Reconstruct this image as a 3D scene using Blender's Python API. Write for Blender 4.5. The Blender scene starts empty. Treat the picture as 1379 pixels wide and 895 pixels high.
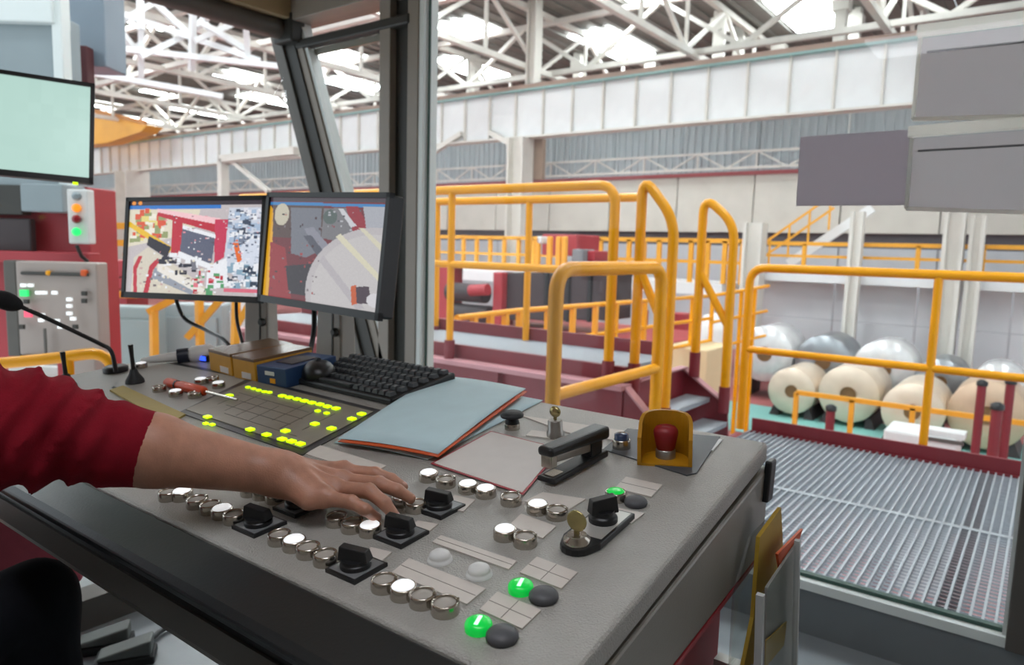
import bpy, math, random
import numpy as np
from mathutils import Vector, Matrix, Euler

# ------------------------------------------------------------------ camera, sky, exposure
SC = bpy.context.scene
COL = SC.collection
FPX, CXP, CYP = 970.0, 689.5, 447.5
RM = np.array([[0.800, 0.091, -0.593], [0.600, -0.078, 0.796], [0.027, -0.993, -0.117]])
_X = np.array([-618 - CXP, 298 - CYP, FPX]); _X = -_X / np.linalg.norm(_X)
_n = np.array([470 - CXP, 8700 - CYP, FPX]); _n /= np.linalg.norm(_n)
_n = _n - _X * np.dot(_n, _X); _n /= np.linalg.norm(_n)
RM = np.stack([_X, np.cross(-_n, _X), -_n])          # world axes expressed in image axes
EYE = np.array([0.0, 0.0, 1.25])

cam_d = bpy.data.cameras.new('camera')
cam = bpy.data.objects.new('camera', cam_d); COL.objects.link(cam)
cam_d.sensor_fit = 'HORIZONTAL'; cam_d.sensor_width = 36.0
cam_d.lens = FPX / 1379.0 * 36.0
cam_d.clip_start = 0.02; cam_d.clip_end = 400
_m = Matrix([list(r) for r in RM]) @ Matrix(((1, 0, 0), (0, -1, 0), (0, 0, -1)))
cam.matrix_world = Matrix.Translation(EYE) @ _m.to_4x4()
cam_d.dof.use_dof = True; cam_d.dof.focus_distance = 1.02; cam_d.dof.aperture_fstop = 6.3
SC.camera = cam

w = bpy.data.worlds.new('world'); SC.world = w; w.use_nodes = True
_bg = w.node_tree.nodes['Background']
_bg.inputs[0].default_value = (0.86, 0.93, 1.0, 1); _bg.inputs[1].default_value = 1.1
SC.view_settings.view_transform = 'Standard'
SC.view_settings.look = 'None'
SC.view_settings.exposure = 0.35
SC.view_settings.gamma = 1.0
SC.view_settings.use_curve_mapping = False

# ------------------------------------------------------------------ helpers
def ray(x, y):
    return RM @ np.array([x - CXP, y - CYP, FPX])
def on(x, y, axis, v):                      # point of a sight line on an axis plane
    d = ray(x, y); return EYE + d * ((v - EYE[axis]) / d[axis])
def atd(x, y, depth):
    return EYE + ray(x, y) * (depth / FPX)
TILT = math.radians(5)
DN = np.array([0, -math.sin(TILT), math.cos(TILT)])      # desk normal
DV = np.array([0, math.cos(TILT), math.sin(TILT)])       # up the desk slope
DP0 = atd(700, 790, 0.80)
def D(x, y, h=0.0):                         # point on (or h above) the sloping desk
    d = ray(x, y); t = np.dot(DP0 + DN * h - EYE, DN) / np.dot(d, DN); return EYE + d * t
def desk(xw, s, h=0.0):                     # desk point from world x and world y
    base = DP0 + np.array([xw - DP0[0], 0, 0]) + DV * ((s - DP0[1]) / DV[1])
    return base + DN * h
V3 = lambda a: np.array(a, dtype=float)

def srgb(h):
    if isinstance(h, str):
        h = h.lstrip('#'); c = [int(h[i:i + 2], 16) / 255 for i in (0, 2, 4)]
    else:
        c = [v / 255 for v in h]
    return [((v + 0.055) / 1.055) ** 2.4 if v > 0.04045 else v / 12.92 for v in c]

MATS = {}
def mat(name, col, rough=0.5, metal=0.0, var=0.10, scale=12.0, bump=0.0, bscale=80.0, emit=0.0, stretch=None, spec=0.5, coat=0.0):
    if name in MATS: return MATS[name]
    m = bpy.data.materials.new(name); m.use_nodes = True
    nt = m.node_tree; N = nt.nodes; L = nt.links
    b = N['Principled BSDF']; c = srgb(col)
    b.inputs['Roughness'].default_value = rough; b.inputs['Metallic'].default_value = metal
    b.inputs['Specular IOR Level'].default_value = spec
    if coat: b.inputs['Coat Weight'].default_value = coat; b.inputs['Coat Roughness'].default_value = 0.08
    tc = N.new('ShaderNodeTexCoord'); src = tc.outputs['Object']
    if stretch:
        mp = N.new('ShaderNodeMapping'); mp.inputs['Scale'].default_value = stretch
        L.new(src, mp.inputs['Vector']); src = mp.outputs['Vector']
    nz = N.new('ShaderNodeTexNoise'); nz.inputs['Scale'].default_value = scale
    nz.inputs['Detail'].default_value = 5; L.new(src, nz.inputs['Vector'])
    mx = N.new('ShaderNodeMix'); mx.data_type = 'RGBA'
    mx.inputs[6].default_value = [v * (1 - var * 1.6) for v in c] + [1]
    mx.inputs[7].default_value = [min(1, v * (1 + var * 1.6)) for v in c] + [1]
    L.new(nz.outputs['Fac'], mx.inputs[0]); L.new(mx.outputs[2], b.inputs['Base Color'])
    if bump:
        n2 = N.new('ShaderNodeTexNoise'); n2.inputs['Scale'].default_value = bscale; n2.inputs['Detail'].default_value = 3
        L.new(src, n2.inputs['Vector'])
        bp = N.new('ShaderNodeBump'); bp.inputs['Strength'].default_value = bump; bp.inputs['Distance'].default_value = 0.002
        L.new(n2.outputs['Fac'], bp.inputs['Height']); L.new(bp.outputs['Normal'], b.inputs['Normal'])
    if emit:
        b.inputs['Emission Color'].default_value = c + [1]; b.inputs['Emission Strength'].default_value = emit
    MATS[name] = m
    return m
def glass(name, tint=(0.97, 0.985, 0.98), refl=0.014, rough=0.0):
    if name in MATS: return MATS[name]
    m = bpy.data.materials.new(name); m.use_nodes = True
    nt = m.node_tree; N = nt.nodes; L = nt.links; N.remove(N['Principled BSDF'])
    t = N.new('ShaderNodeBsdfTransparent'); t.inputs[0].default_value = (*tint, 1)
    g = N.new('ShaderNodeBsdfGlossy'); g.inputs['Roughness'].default_value = rough
    x = N.new('ShaderNodeMixShader'); x.inputs[0].default_value = refl
    L.new(t.outputs[0], x.inputs[1]); L.new(g.outputs[0], x.inputs[2]); L.new(x.outputs[0], N['Material Output'].inputs[0])
    MATS[name] = m
    return m
def picture_mat(name, strength):
    m = bpy.data.materials.new(name); m.use_nodes = True
    nt = m.node_tree; b = nt.nodes['Principled BSDF']
    a = nt.nodes.new('ShaderNodeVertexColor'); a.layer_name = 'picture'
    b.inputs['Base Color'].default_value = (0.01, 0.01, 0.012, 1); b.inputs['Roughness'].default_value = 0.25
    nt.links.new(a.outputs['Color'], b.inputs['Emission Color']); b.inputs['Emission Strength'].default_value = strength
    return m

def frame_of(d):                             # two unit vectors across direction d
    d = d / np.linalg.norm(d)
    a = np.array([0, 0, 1.0]) if abs(d[2]) < 0.9 else np.array([1.0, 0, 0])
    u = np.cross(a, d); u /= np.linalg.norm(u); return d, u, np.cross(d, u)
class MB:                                    # gathers shapes into one mesh
    def __init__(s): s.v = []; s.f = []; s.sm = []
    def add(s, v, f, smooth=False):
        o = len(s.v); s.v += [tuple(map(float, p)) for p in v]
        s.f += [tuple(i + o for i in q) for q in f]; s.sm += [smooth] * len(f); return s
    def hexa(s, p):                          # 8 corners: bottom 4 then top 4
        return s.add(p, [(3, 2, 1, 0), (4, 5, 6, 7), (0, 1, 5, 4), (1, 2, 6, 5), (2, 3, 7, 6), (3, 0, 4, 7)])
    def box(s, lo, hi):
        x0, y0, z0 = lo; x1, y1, z1 = hi
        return s.hexa([(x0, y0, z0), (x1, y0, z0), (x1, y1, z0), (x0, y1, z0), (x0, y0, z1), (x1, y0, z1), (x1, y1, z1), (x0, y1, z1)])
    def obox(s, c, ax, ay, az):              # oriented box, half vectors
        c, ax, ay, az = map(V3, (c, ax, ay, az))
        return s.hexa([c - ax - ay - az, c + ax - ay - az, c + ax + ay - az, c - ax + ay - az, c - ax - ay + az, c + ax - ay + az, c + ax + ay + az, c - ax + ay + az])
    def beam(s, a, b, wd, ht):               # rectangular bar between two points
        a, b = V3(a), V3(b); d, u, v = frame_of(b - a)
        return s.obox((a + b) / 2, (b - a) / 2, u * wd / 2, v * ht / 2)
    def cone(s, a, b, r0, r1, n=16, caps=True):
        a, b = V3(a), V3(b); d, u, v = frame_of(b - a); P = []
        for c, r in ((a, r0), (b, r1)):
            for i in range(n):
                t = 2 * math.pi * i / n; P.append(c + (u * math.cos(t) + v * math.sin(t)) * r)
        s.add(P, [(i, (i + 1) % n, n + (i + 1) % n, n + i) for i in range(n)], True)
        if caps:
            s.add(P[:n], [tuple(reversed(range(n)))]); s.add(P[n:], [tuple(range(n))])
        return s
    def lathe(s, a, d, prof, n=24, smooth=True):   # prof: (radius, height) along d from a
        a = V3(a); d, u, v = frame_of(V3(d)); P = []; F = []
        for r, h in prof:
            for i in range(n):
                t = 2 * math.pi * i / n; P.append(a + d * h + (u * math.cos(t) + v * math.sin(t)) * r)
        k = len(prof)
        for j in range(k - 1):
            for i in range(n): F.append((j * n + i, j * n + (i + 1) % n, (j + 1) * n + (i + 1) % n, (j + 1) * n + i))
        s.add(P, F, smooth)
        s.add(P[-n:], [tuple(range(n))]); s.add(P[:n], [tuple(reversed(range(n)))])
        return s
    def tube(s, pts, r, n=10, closed=False):
        pts = [V3(p) for p in pts]; k = len(pts); P = []; F = []; pu = None
        for j in range(k):
            t = pts[min(j + 1, k - 1)] - pts[max(j - 1, 0)]; t /= np.linalg.norm(t)
            if pu is None: _, u, _ = frame_of(t)
            else:
                u = pu - t * np.dot(pu, t); u /= np.linalg.norm(u)
            pu = u; v = np.cross(t, u); rr = r[j] if hasattr(r, '__len__') else r
            for i in range(n):
                a = 2 * math.pi * i / n; P.append(pts[j] + (u * math.cos(a) + v * math.sin(a)) * rr)
        for j in range(k - 1):
            for i in range(n): F.append((j * n + i, j * n + (i + 1) % n, (j + 1) * n + (i + 1) % n, (j + 1) * n + i))
        s.add(P, F, True); s.add(P[:n], [tuple(reversed(range(n)))]); s.add(P[-n:], [tuple(range(n))])
        return s
    def prism(s, poly, vec):                 # polygon swept along vec
        poly = [V3(p) for p in poly]; vec = V3(vec); n = len(poly)
        return s.add(poly + [p + vec for p in poly], [tuple(reversed(range(n))), tuple(range(n, 2 * n))] + [(i, (i + 1) % n, n + (i + 1) % n, n + i) for i in range(n)])
    def ball(s, c, rx, ry=None, rz=None, n=16, k=10, axes=None):
        c = V3(c); ry = ry or rx; rz = rz or rx; P = []; F = []
        ax = np.eye(3) if axes is None else np.array(axes)
        for j in range(k + 1):
            p = math.pi * j / k
            for i in range(n):
                a = 2 * math.pi * i / n
                P.append(c + ax[0] * rx * math.sin(p) * math.cos(a) + ax[1] * ry * math.sin(p) * math.sin(a) - ax[2] * rz * math.cos(p))
        for j in range(k):
            for i in range(n): F.append((j * n + i, j * n + (i + 1) % n, (j + 1) * n + (i + 1) % n, (j + 1) * n + i))
        return s.add(P, F, True)
    def mesh(s, name, origin=(0, 0, 0)):
        me = bpy.data.meshes.new(name); o = V3(origin)
        me.from_pydata([tuple(V3(p) - o) for p in s.v], [], s.f); me.polygons.foreach_set('use_smooth', s.sm)
        me.update(); return me
def fillet(pts, r, n=6):                     # rounded corners for pipe paths
    pts = [V3(p) for p in pts]; out = [pts[0]]
    for a, b, c in zip(pts, pts[1:], pts[2:]):
        d1 = a - b; d2 = c - b; l1 = np.linalg.norm(d1); l2 = np.linalg.norm(d2); rr = min(r, l1 * .49, l2 * .49)
        p, q = b + d1 / l1 * rr, b + d2 / l2 * rr
        for i in range(n + 1):
            t = i / n; out.append(p * (1 - t) ** 2 + b * 2 * t * (1 - t) + q * t * t)
    return out + [pts[-1]]

WM = {}
def _link(o, parent, W):
    COL.objects.link(o); WM[o.name] = W
    if parent is not None:
        o.parent = parent; o.matrix_parent_inverse = WM[parent.name].inverted()
    o.matrix_basis = W
    return o
def root(name, loc, label, cat, group=None, kind=None):
    o = bpy.data.objects.new(name, None); o.empty_display_size = 0.05
    _link(o, None, Matrix.Translation(V3(loc)))
    return tag(o, label, cat, group, kind)
def tag(o, label=None, cat=None, group=None, kind=None):
    if label: o['label'] = label
    if cat: o['category'] = cat
    if group: o['group'] = group
    if kind: o['kind'] = kind
    return o
def obj(name, mb, m, parent=None, origin=None, bevel=0.0, seg=2):    # world-space shapes -> one mesh object
    if origin is None:
        origin = np.array(WM[parent.name].translation) if parent is not None else (np.min(V3(mb.v), 0) + np.max(V3(mb.v), 0)) / 2
    o = bpy.data.objects.new(name, mb.mesh(name, origin)); o.data.materials.append(m)
    _link(o, parent, Matrix.Translation(V3(origin)))
    if bevel:
        md = o.modifiers.new('edge', 'BEVEL'); md.width = bevel; md.segments = seg; md.limit_method = 'ANGLE'; md.angle_limit = math.radians(40)
    return o
def inst(name, me, m, parent, W):            # shared mesh placed with a matrix
    o = bpy.data.objects.new(name, me)
    if m is not None and not me.materials: me.materials.append(m)
    return _link(o, parent, W if isinstance(W, Matrix) else Matrix.Translation(V3(W)))
def struct(name, mb, m, label, cat='room', parent=None, bevel=0.0):
    o = obj(name, mb, m, parent, bevel=bevel)
    return tag(o, label, cat, None, 'structure') if parent is None else o
def basis(c, x, y, z):
    x, y, z = V3(x), V3(y), V3(z)
    return Matrix(((x[0], y[0], z[0], c[0]), (x[1], y[1], z[1], c[1]), (x[2], y[2], z[2], c[2]), (0, 0, 0, 1)))
DESKM = lambda p: basis(p, (1, 0, 0), DV, DN)           # placed square on the sloping desk
random.seed(4)
FILL_LAMP_E = 6.5  # strength of the added cabin fill lamp
SKY_E = 22.0                                  # brightness of the skylight glazing

# ------------------------------------------------------------------ materials
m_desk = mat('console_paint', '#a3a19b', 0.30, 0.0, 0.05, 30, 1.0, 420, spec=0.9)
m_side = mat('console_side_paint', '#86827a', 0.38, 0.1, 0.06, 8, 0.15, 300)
m_black = mat('black_plastic', '#17181a', 0.38, 0, 0.1, 30)
m_blacksoft = mat('black_rubber', '#202326', 0.6, 0, 0.12, 40, 0.1, 300)
m_rail = mat('padded_vinyl', '#1e2123', 0.35, 0, 0.1, 20, 0.1, 200)
m_chrome = mat('chrome_ring', '#b9b2a8', 0.2, 0.95, 0.08, 50)
m_steel = mat('brushed_steel', '#9f9c97', 0.35, 0.8, 0.08, 40)
m_brass = mat('key_brass', '#a79a6c', 0.25, 0.9, 0.1, 60)
m_cap_off = mat('grey_lens', '#a9a49c', 0.35, 0, 0.05, 40)
m_cap_on = mat('lit_white_lens', '#f4f6f8', 0.3, 0, 0.02, 20, emit=0.5)
m_cap_green = mat('lit_green_lens', '#0bc145', 0.25, 0, 0.05, 20, emit=0.45)
m_cap_greenmid = mat('green_lens_filament', '#b8ffcf', 0.3, 0, 0.02, 20, emit=1.0)
m_white = mat('white_plastic', '#d9dad8', 0.4, 0, 0.05, 20)
m_label = mat('engraved_label', '#cfc8c0', 0.5, 0, 0.05, 60)
m_line = mat('label_lettering', '#7d766e', 0.6, 0, 0.1, 60)
m_lime = mat('lime_indicator', '#c8f500', 0.4, 0, 0.04, 30, emit=0.95)
m_mimic = mat('mimic_board', '#827b6c', 0.4, 0.1, 0.14, 25)
m_mimicline = mat('mimic_lines', '#48443e', 0.5, 0, 0.1, 40)
m_yel = mat('rail_yellow', '#eb9f00', 0.34, 0, 0.06, 6, spec=0.4)
m_yel2 = mat('fence_yellow', '#eaa630', 0.5, 0, 0.1, 3)
m_red = mat('structure_red', '#7b2730', 0.45, 0, 0.12, 5)
m_red2 = mat('machine_red', '#a3323a', 0.5, 0, 0.12, 3)
m_galv = mat('galvanised_grating', '#a9b0b6', 0.45, 0.5, 0.12, 30)
m_frame = mat('window_frame_grey', '#57534e', 0.45, 0.1, 0.08, 10)
m_frame_l = mat('frame_beige', '#8f877d', 0.45, 0, 0.06, 10)
m_frame_d = mat('frame_dark', '#34332f', 0.5, 0, 0.1, 10)
m_sill = mat('sill_grey', '#777c80', 0.45, 0.15, 0.06, 10)
m_gasket = mat('green_gasket', '#37564d', 0.5, 0, 0.1, 20)
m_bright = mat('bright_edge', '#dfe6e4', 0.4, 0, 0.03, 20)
m_pane = glass('window_glass')
m_ceil = mat('cabin_ceiling_beige', '#a3906f', 0.6, 0, 0.05, 6)
m_floor = mat('cabin_floor_vinyl', '#8d9499', 0.35, 0, 0.16, 5, 0.1, 60)
m_wallwhite = mat('girder_white', '#e2e3e3', 0.6, 0, 0.04, 3)
m_steelwhite = mat('truss_offwhite', '#d6d2ca', 0.6, 0, 0.08, 2)
m_corr = mat('cladding_blue_grey', '#b3bcbf', 0.6, 0, 0.12, 2, stretch=(6, 6, 0.5))
m_conc = mat('concrete_pale', '#cbc7bd', 0.8, 0, 0.08, 1.5)
m_roof = mat('roof_sheet_grey', '#7d7b76', 0.7, 0, 0.12, 0.6, stretch=(0.5, 8, 1))
m_dark = mat('dark_machinery', '#3b3234', 0.6, 0, 0.2, 4)
# ------------------------------------------------------------------ cabin shell
YW = 2.42
floor = struct('floor', MB().box((-3.0, -1.6, -0.06), (1.3, YW, 0)), m_floor, 'speckled blue-grey vinyl floor of the control cabin', 'floor')
ceil = struct('ceiling', MB().box((-3.35, -1.6, 2.50), (1.3, YW + 0.12, 2.56)), m_ceil, 'beige ceiling of the control cabin', 'ceiling')
zs = on(1067, 775, 1, YW)[2]
sx0 = on(1062, 775, 1, YW)[0]
wf = struct('wall_front', MB().box((-3.0, YW, -0.06), (1.3, YW + 0.10, zs - 0.03)), m_sill, 'grey painted metal wall strip under the big cabin window', 'wall')
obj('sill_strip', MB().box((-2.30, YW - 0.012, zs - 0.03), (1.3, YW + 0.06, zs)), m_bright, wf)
m_cabwall = mat('cabin_wall_paint', '#b9b5ab', .6, 0, .05, 4)
struct('wall_back', MB().box((-3.3, -1.66, -0.06), (1.36, -1.6, 2.5)), m_cabwall, 'pale rear wall of the control cabin', 'wall')
struct('wall_side', MB().box((1.3, -1.6, -0.06), (1.36, YW, 2.5)), m_cabwall, 'pale side wall of the control cabin', 'wall')
lamp = root('fill_lamp', (-0.35, 0.15, 2.5), 'added fill lamp panel, unseen, on the control cabin ceiling', 'lamp')  # unseen panel, added because window light alone leaves the console too dark
obj('fill_lamp_housing', MB().box((-1.00, -0.10, 2.46), (0.30, 0.40, 2.5)), m_white, lamp, bevel=.004)
obj('diffuser', MB().box((-0.97, -0.07, 2.452), (0.27, 0.37, 2.46)), mat('fill_lamp_diffuser', '#f6f8ff', .5, 0, .01, 5, emit=FILL_LAMP_E), lamp)
# big window beside the post
xr = on(1366, 757, 1, YW)[0]
xp = on(570, 250, 1, YW)[0]
w1 = root('window_1', (xp, YW + 0.03, zs), 'large clear cabin window looking out over the grating platform', 'window', kind='structure')
obj('pane', MB().box((xp, YW + 0.030, zs), (xr, YW + 0.036, 2.6)), m_pane, w1)
obj('gasket', MB().box((xp, YW + 0.02, zs), (xr, YW + 0.045, zs + 0.012)).box((xp, YW + 0.022, zs), (xp + 0.010, YW + 0.030, 2.6)), m_gasket, w1)
obj('frame_stile', MB().box((xr, YW - 0.03, zs - 0.03), (xr + 0.13, YW + 0.10, 2.6)), m_frame, w1, bevel=0.004)
obj('pale_edge', MB().box((xr - 0.010, YW + 0.005, zs), (xr, YW + 0.05, 2.6)), m_bright, w1)  # pale strip along the frame stile
# vertical post, built of a channel and its cover strips
def px_x(px, y=250, pl=YW): return on(px, y, 1, pl)[0]
t1 = root('trim_1', (px_x(540), YW + 0.02, 0.9), 'tall grey steel corner post between the cabin windows', 'post', kind='structure')
obj('cover_strip', MB().box((px_x(512), YW - 0.01, 0.0), (px_x(526), YW + 0.10, 2.5)), m_frame_l, t1, bevel=0.003)
obj('channel', MB().box((px_x(524), YW + 0.03, 0.0), (px_x(552), YW + 0.10, 2.5)), m_frame_d, t1)
obj('cover_strip', MB().box((px_x(549), YW - 0.01, 0.0), (px_x(563), YW + 0.10, 2.5)), m_frame_l, t1, bevel=0.003)
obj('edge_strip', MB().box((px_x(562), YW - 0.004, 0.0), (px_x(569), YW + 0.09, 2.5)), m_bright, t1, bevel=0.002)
# slanted corner post
pt = on(386, 45, 1, YW); pb = on(500, 488, 1, YW)
dirp = (pb - pt) / np.linalg.norm(pb - pt)
pbb = pb + dirp * ((pb[2] - 0.05) / -dirp[2]); ptt = pt - dirp * 0.25
t2 = root('trim_2', pbb, 'leaning grey corner post of the slanted cabin windshield', 'post', kind='structure')
def slant(dx0, dx1, y0, y1):
    P = []
    for q in (pbb, ptt):
        P += [(q[0] + dx0, y0, q[2]), (q[0] + dx1, y0, q[2]), (q[0] + dx1, y1, q[2]), (q[0] + dx0, y1, q[2])]
    return MB().hexa(P)
obj('channel', slant(-0.02, 0.06, YW - 0.02, YW + 0.08), m_frame_d, t2)
obj('cover_strip', slant(-0.10, -0.02, YW - 0.035, YW + 0.07), m_frame, t2, bevel=0.003)
obj('cover_strip', slant(0.055, 0.11, YW - 0.01, YW + 0.07), m_frame_l, t2, bevel=0.003)
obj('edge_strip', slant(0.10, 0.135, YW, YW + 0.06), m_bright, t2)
# triangular side window with its transom
zb = on(455, 18, 1, YW)[2]; zt = on(460, 47, 1, YW)[2]
w2 = root('window_2', (-2.9, YW + 0.03, 0.6), 'tapering side window between the leaning post and the upright post', 'window', kind='structure')
obj('pane', MB().prism([(pbb[0] + 0.1, YW + 0.03, pbb[2]), (px_x(514), YW + 0.03, pbb[2]), (px_x(514), YW + 0.03, 2.5), (ptt[0] + 0.1, YW + 0.03, 2.5)], (0, 0.006, 0)), m_pane, w2)
a = on(392, 63, 1, YW); b = on(560, 22, 1, YW)
obj('transom', MB().beam((a[0], YW + 0.01, zt), (b[0] - 0.03, YW + 0.01, zt), 0.055, 0.045), m_frame_d, w2, bevel=0.008)
obj('transom_lip', MB().beam((a[0], YW + 0.05, zt - 0.035), (px_x(514), YW + 0.05, zt - 0.035), 0.02, 0.03), m_frame_l, w2)
struct('trim_3', MB().box((-3.35, YW - 0.06, zb), (px_x(535), YW + 0.1, 2.5)), m_frame_l, 'beige header beam above the tapering side window', 'beam', bevel=0.004)
# leaning windshield
w3 = root('window_3', (-2.8, 0.9, 0.3), 'large leaning windshield of the control cabin behind the monitors', 'window', kind='structure')
P = [(pbb[0], YW, pbb[2]), (pbb[0], -1.6, pbb[2]), (ptt[0], -1.6, ptt[2]), (ptt[0], YW, ptt[2])]
obj('pane', MB().prism(P, (0.006, 0, 0.002)), m_pane, w3)
hz = on(386, 50, 1, YW)
obj('header_tube', MB().tube([(hz[0] + 0.03, YW - 0.02, hz[2] + 0.02), (hz[0] + 0.03, -1.6, hz[2] + 0.02)], 0.05, 14), m_frame, w3)
obj('header_beam', MB().box((hz[0] - 0.06, -1.6, hz[2] + 0.06), (hz[0] + 0.12, YW - 0.06, 2.5)), m_ceil, w3)
obj('lower_rail', MB().box((pbb[0] - 0.04, -1.6, 0.0), (pbb[0] + 0.06, YW, 0.10)), m_frame, w3)
struct('trim_4', MB().box((hz[0] - 0.02, YW - 0.07, hz[2] - 0.05), (hz[0] + 0.13, YW + 0.02, hz[2] + 0.09)), m_frame_d, 'dark joint bracket where the header tube meets the leaning post', 'bracket', bevel=0.01)

# ------------------------------------------------------------------ control console
XR0, XR1 = -0.311, -0.365           # right edge near / far
YF, YB = 0.487, 1.235
XL = -2.02
con = root('control_console', (-1.1, 0.85, 0), 'long grey sloping control console with push buttons and black padded front rail', 'console')
def dslab(quad, h0, h1):             # slab on the desk from (x, y) corners
    return MB().hexa([desk(x, y, h0) for x, y in quad] + [desk(x, y, h1) for x, y in quad])
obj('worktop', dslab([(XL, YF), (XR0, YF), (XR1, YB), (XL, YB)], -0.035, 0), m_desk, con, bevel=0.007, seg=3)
# padded rail in front: sloping top, thin black lip, grey apron
def profile(name, pts, m, x0=XL, x1=XR0, bev=0.0):
    poly = [(x0, y, z) for y, z in pts]
    return obj(name, MB().prism(poly, (x1 - x0, 0, 0)), m, con, bevel=bev)
zf = desk(0, YF)[2]
profile('front_rail', [(YF, zf - 0.004), (YF - 0.060, zf - 0.020), (YF - 0.068, zf - 0.030), (YF - 0.062, zf - 0.044), (YF, zf - 0.044)], m_rail, bev=0.003)
profile('rail_black_lip', [(YF - 0.052, zf - 0.044), (YF - 0.052, zf - 0.060), (YF, zf - 0.060), (YF, zf - 0.044)], m_black)
profile('apron', [(YF - 0.056, zf - 0.060), (YF - 0.050, zf - 0.104), (YF - 0.030, zf - 0.104), (YF - 0.030, zf - 0.060)], m_frame)
profile('apron_lip', [(YF - 0.050, zf - 0.104), (YF - 0.050, zf - 0.110), (YF + 0.02, zf - 0.110), (YF + 0.02, zf - 0.104)], m_steel)
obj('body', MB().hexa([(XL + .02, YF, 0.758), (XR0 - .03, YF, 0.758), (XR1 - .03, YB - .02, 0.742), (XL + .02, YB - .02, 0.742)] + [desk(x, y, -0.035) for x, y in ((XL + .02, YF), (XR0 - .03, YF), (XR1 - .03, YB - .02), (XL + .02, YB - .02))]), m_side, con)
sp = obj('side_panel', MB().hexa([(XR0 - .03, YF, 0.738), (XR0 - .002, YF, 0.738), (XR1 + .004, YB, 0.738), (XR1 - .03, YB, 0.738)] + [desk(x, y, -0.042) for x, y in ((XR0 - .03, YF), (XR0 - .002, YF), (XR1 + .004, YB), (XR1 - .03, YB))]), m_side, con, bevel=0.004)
obj('red_seam', MB().hexa([(XR0 - .012, YF, 0.731), (XR0 - .001, YF, 0.731), (XR1 + .005, YB, 0.731), (XR1 - .012, YB, 0.731), (XR0 - .012, YF, 0.738), (XR0 - .001, YF, 0.738), (XR1 + .005, YB, 0.738), (XR1 - .012, YB, 0.738)]), m_red2, sp)
obj('corner_latch', MB().obox(desk(XR1 + .010, YB - .02, -0.06), (.006, 0, 0), (0, .014, 0), (0, .004, .035)), m_black, con, bevel=0.003)
ped = obj('pedestal', MB().box((-0.85, 0.62, 0.0), (-0.42, YB - .03, 0.742)), m_frame_d, con)
obj('drawer_front', MB().box((-0.42, 0.66, 0.40), (-0.395, 1.14, 0.69)), m_red2, ped, bevel=0.004)
obj('drawer_front', MB().box((-0.42, 0.66, 0.06), (-0.395, 1.14, 0.37)), m_red2, ped, bevel=0.004)
obj('support_leg', MB().box((-1.16, 1.12, 0.0), (-1.08, 1.20, 0.742)), m_side, con)

# --- push buttons
ring_me = MB().lathe((0, 0, 0), (0, 0, 1), [(.0150, 0), (.0154, .002), (.0148, .011), (.0141, .0130), (.0124, .0130), (.0124, .009)], 28).mesh('button_bezel')
lens_me = MB().lathe((0, 0, 0), (0, 0, 1), [(.0123, .006), (.0123, .0102), (.0105, .0110), (.004, .0112)], 24).mesh('button_lens')
ear_me = MB().obox((.0136, 0, .0125), (.0016, 0, 0), (0, .0020, 0), (0, 0, .0025)).mesh('button_ear')
lit_me = MB().lathe((0, 0, 0), (0, 0, 1), [(.0126, .006), (.0126, .0132), (.0112, .0146), (.004, .0151)], 24).mesh('button_lens_raised')
dome_me = MB().lathe((0, 0, 0), (0, 0, 1), [(.0150, 0), (.0164, .003), (.0160, .006), (.0130, .0092), (.006, .0110), (.001, .0114)], 28).mesh('dome_button')
wdome_me = MB().lathe((0, 0, 0), (0, 0, 1), [(.0155, 0), (.0150, .003), (.0130, .0035), (.0132, .006), (.0120, .0095), (.0080, .0122), (.001, .0132)], 28).mesh('white_dome')
green_me = MB().lathe((0, 0, 0), (0, 0, 1), [(.0138, 0), (.0142, .003), (.0140, .0068), (.0128, .0092), (.009, .0104), (.001, .0107)], 28).mesh('green_lens')
fil_me = MB().obox((0, 0, .0104), (.0020, 0, 0), (0, .0080, 0), (0, 0, .0006)).mesh('filament')
def clone(me, m):
    q = me.copy(); q.materials.clear(); q.materials.append(m); return q
lens_off, lens_on, raised_on = clone(lens_me, m_cap_off), clone(lens_me, m_cap_on), clone(lit_me, m_cap_on)
raised_green = clone(lit_me, m_cap_green)
for me_, m_ in ((ring_me, m_chrome), (ear_me, m_chrome), (dome_me, mat('dome_grey', '#4f5054', .5, 0, .06, 30)), (wdome_me, m_white), (green_me, m_cap_green), (fil_me, m_cap_greenmid)): me_.materials.append(m_)
ONOFF = [  # image position of cap, o = unlit lens, w = lit white lens
    (517, 779, 'o'), (543, 789, 'w'), (569, 799, 'o'), (599, 810, 'o'),
    (680, 712, 'w'), (707, 721, 'o'), (724, 678, 'w'), (750, 685, 'o'),
    (577, 636, 'w'), (600, 644, 'o'), (630, 651, 'w'), (654, 657, 'w'), (688, 667, 'o'),
    (227, 661, 'o'), (245, 661, 'w'), (265, 671, 'o'), (283, 678, 'o'), (299, 684, 'w'), (315, 691, 'o'),
    (376, 718, 'o'), (396, 726, 'w'), (415, 735, 'o'), (438, 745, 'o'),
    (453, 694, 'o'), (474, 702, 'o'), (498, 707, 'w'),
    (337, 655, 'o'), (353, 659, 'o'), (371, 664, 'o'), (560, 676, 'o'), (541, 668, 'o'),
    (236, 526, 'w'), (270, 510, 'w'), (294, 515, 'w'), (190, 489, 'w'), (262, 528, 'o'), (214, 520, 'o'), (286, 508, 'o')]
for px, py, k in ONOFF:
    p = D(px, py, .012) - DN * .012; Wm = DESKM(p)
    b_ = inst('push_button', ring_me, None, con, Wm)
    inst('lens', raised_on if k == 'w' else lens_off, None, b_, Wm)
    if k == 'o': inst('bezel_ear', ear_me, None, b_, Wm @ Matrix.Rotation(random.uniform(0.3, 1.4), 4, 'Z'))
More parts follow.
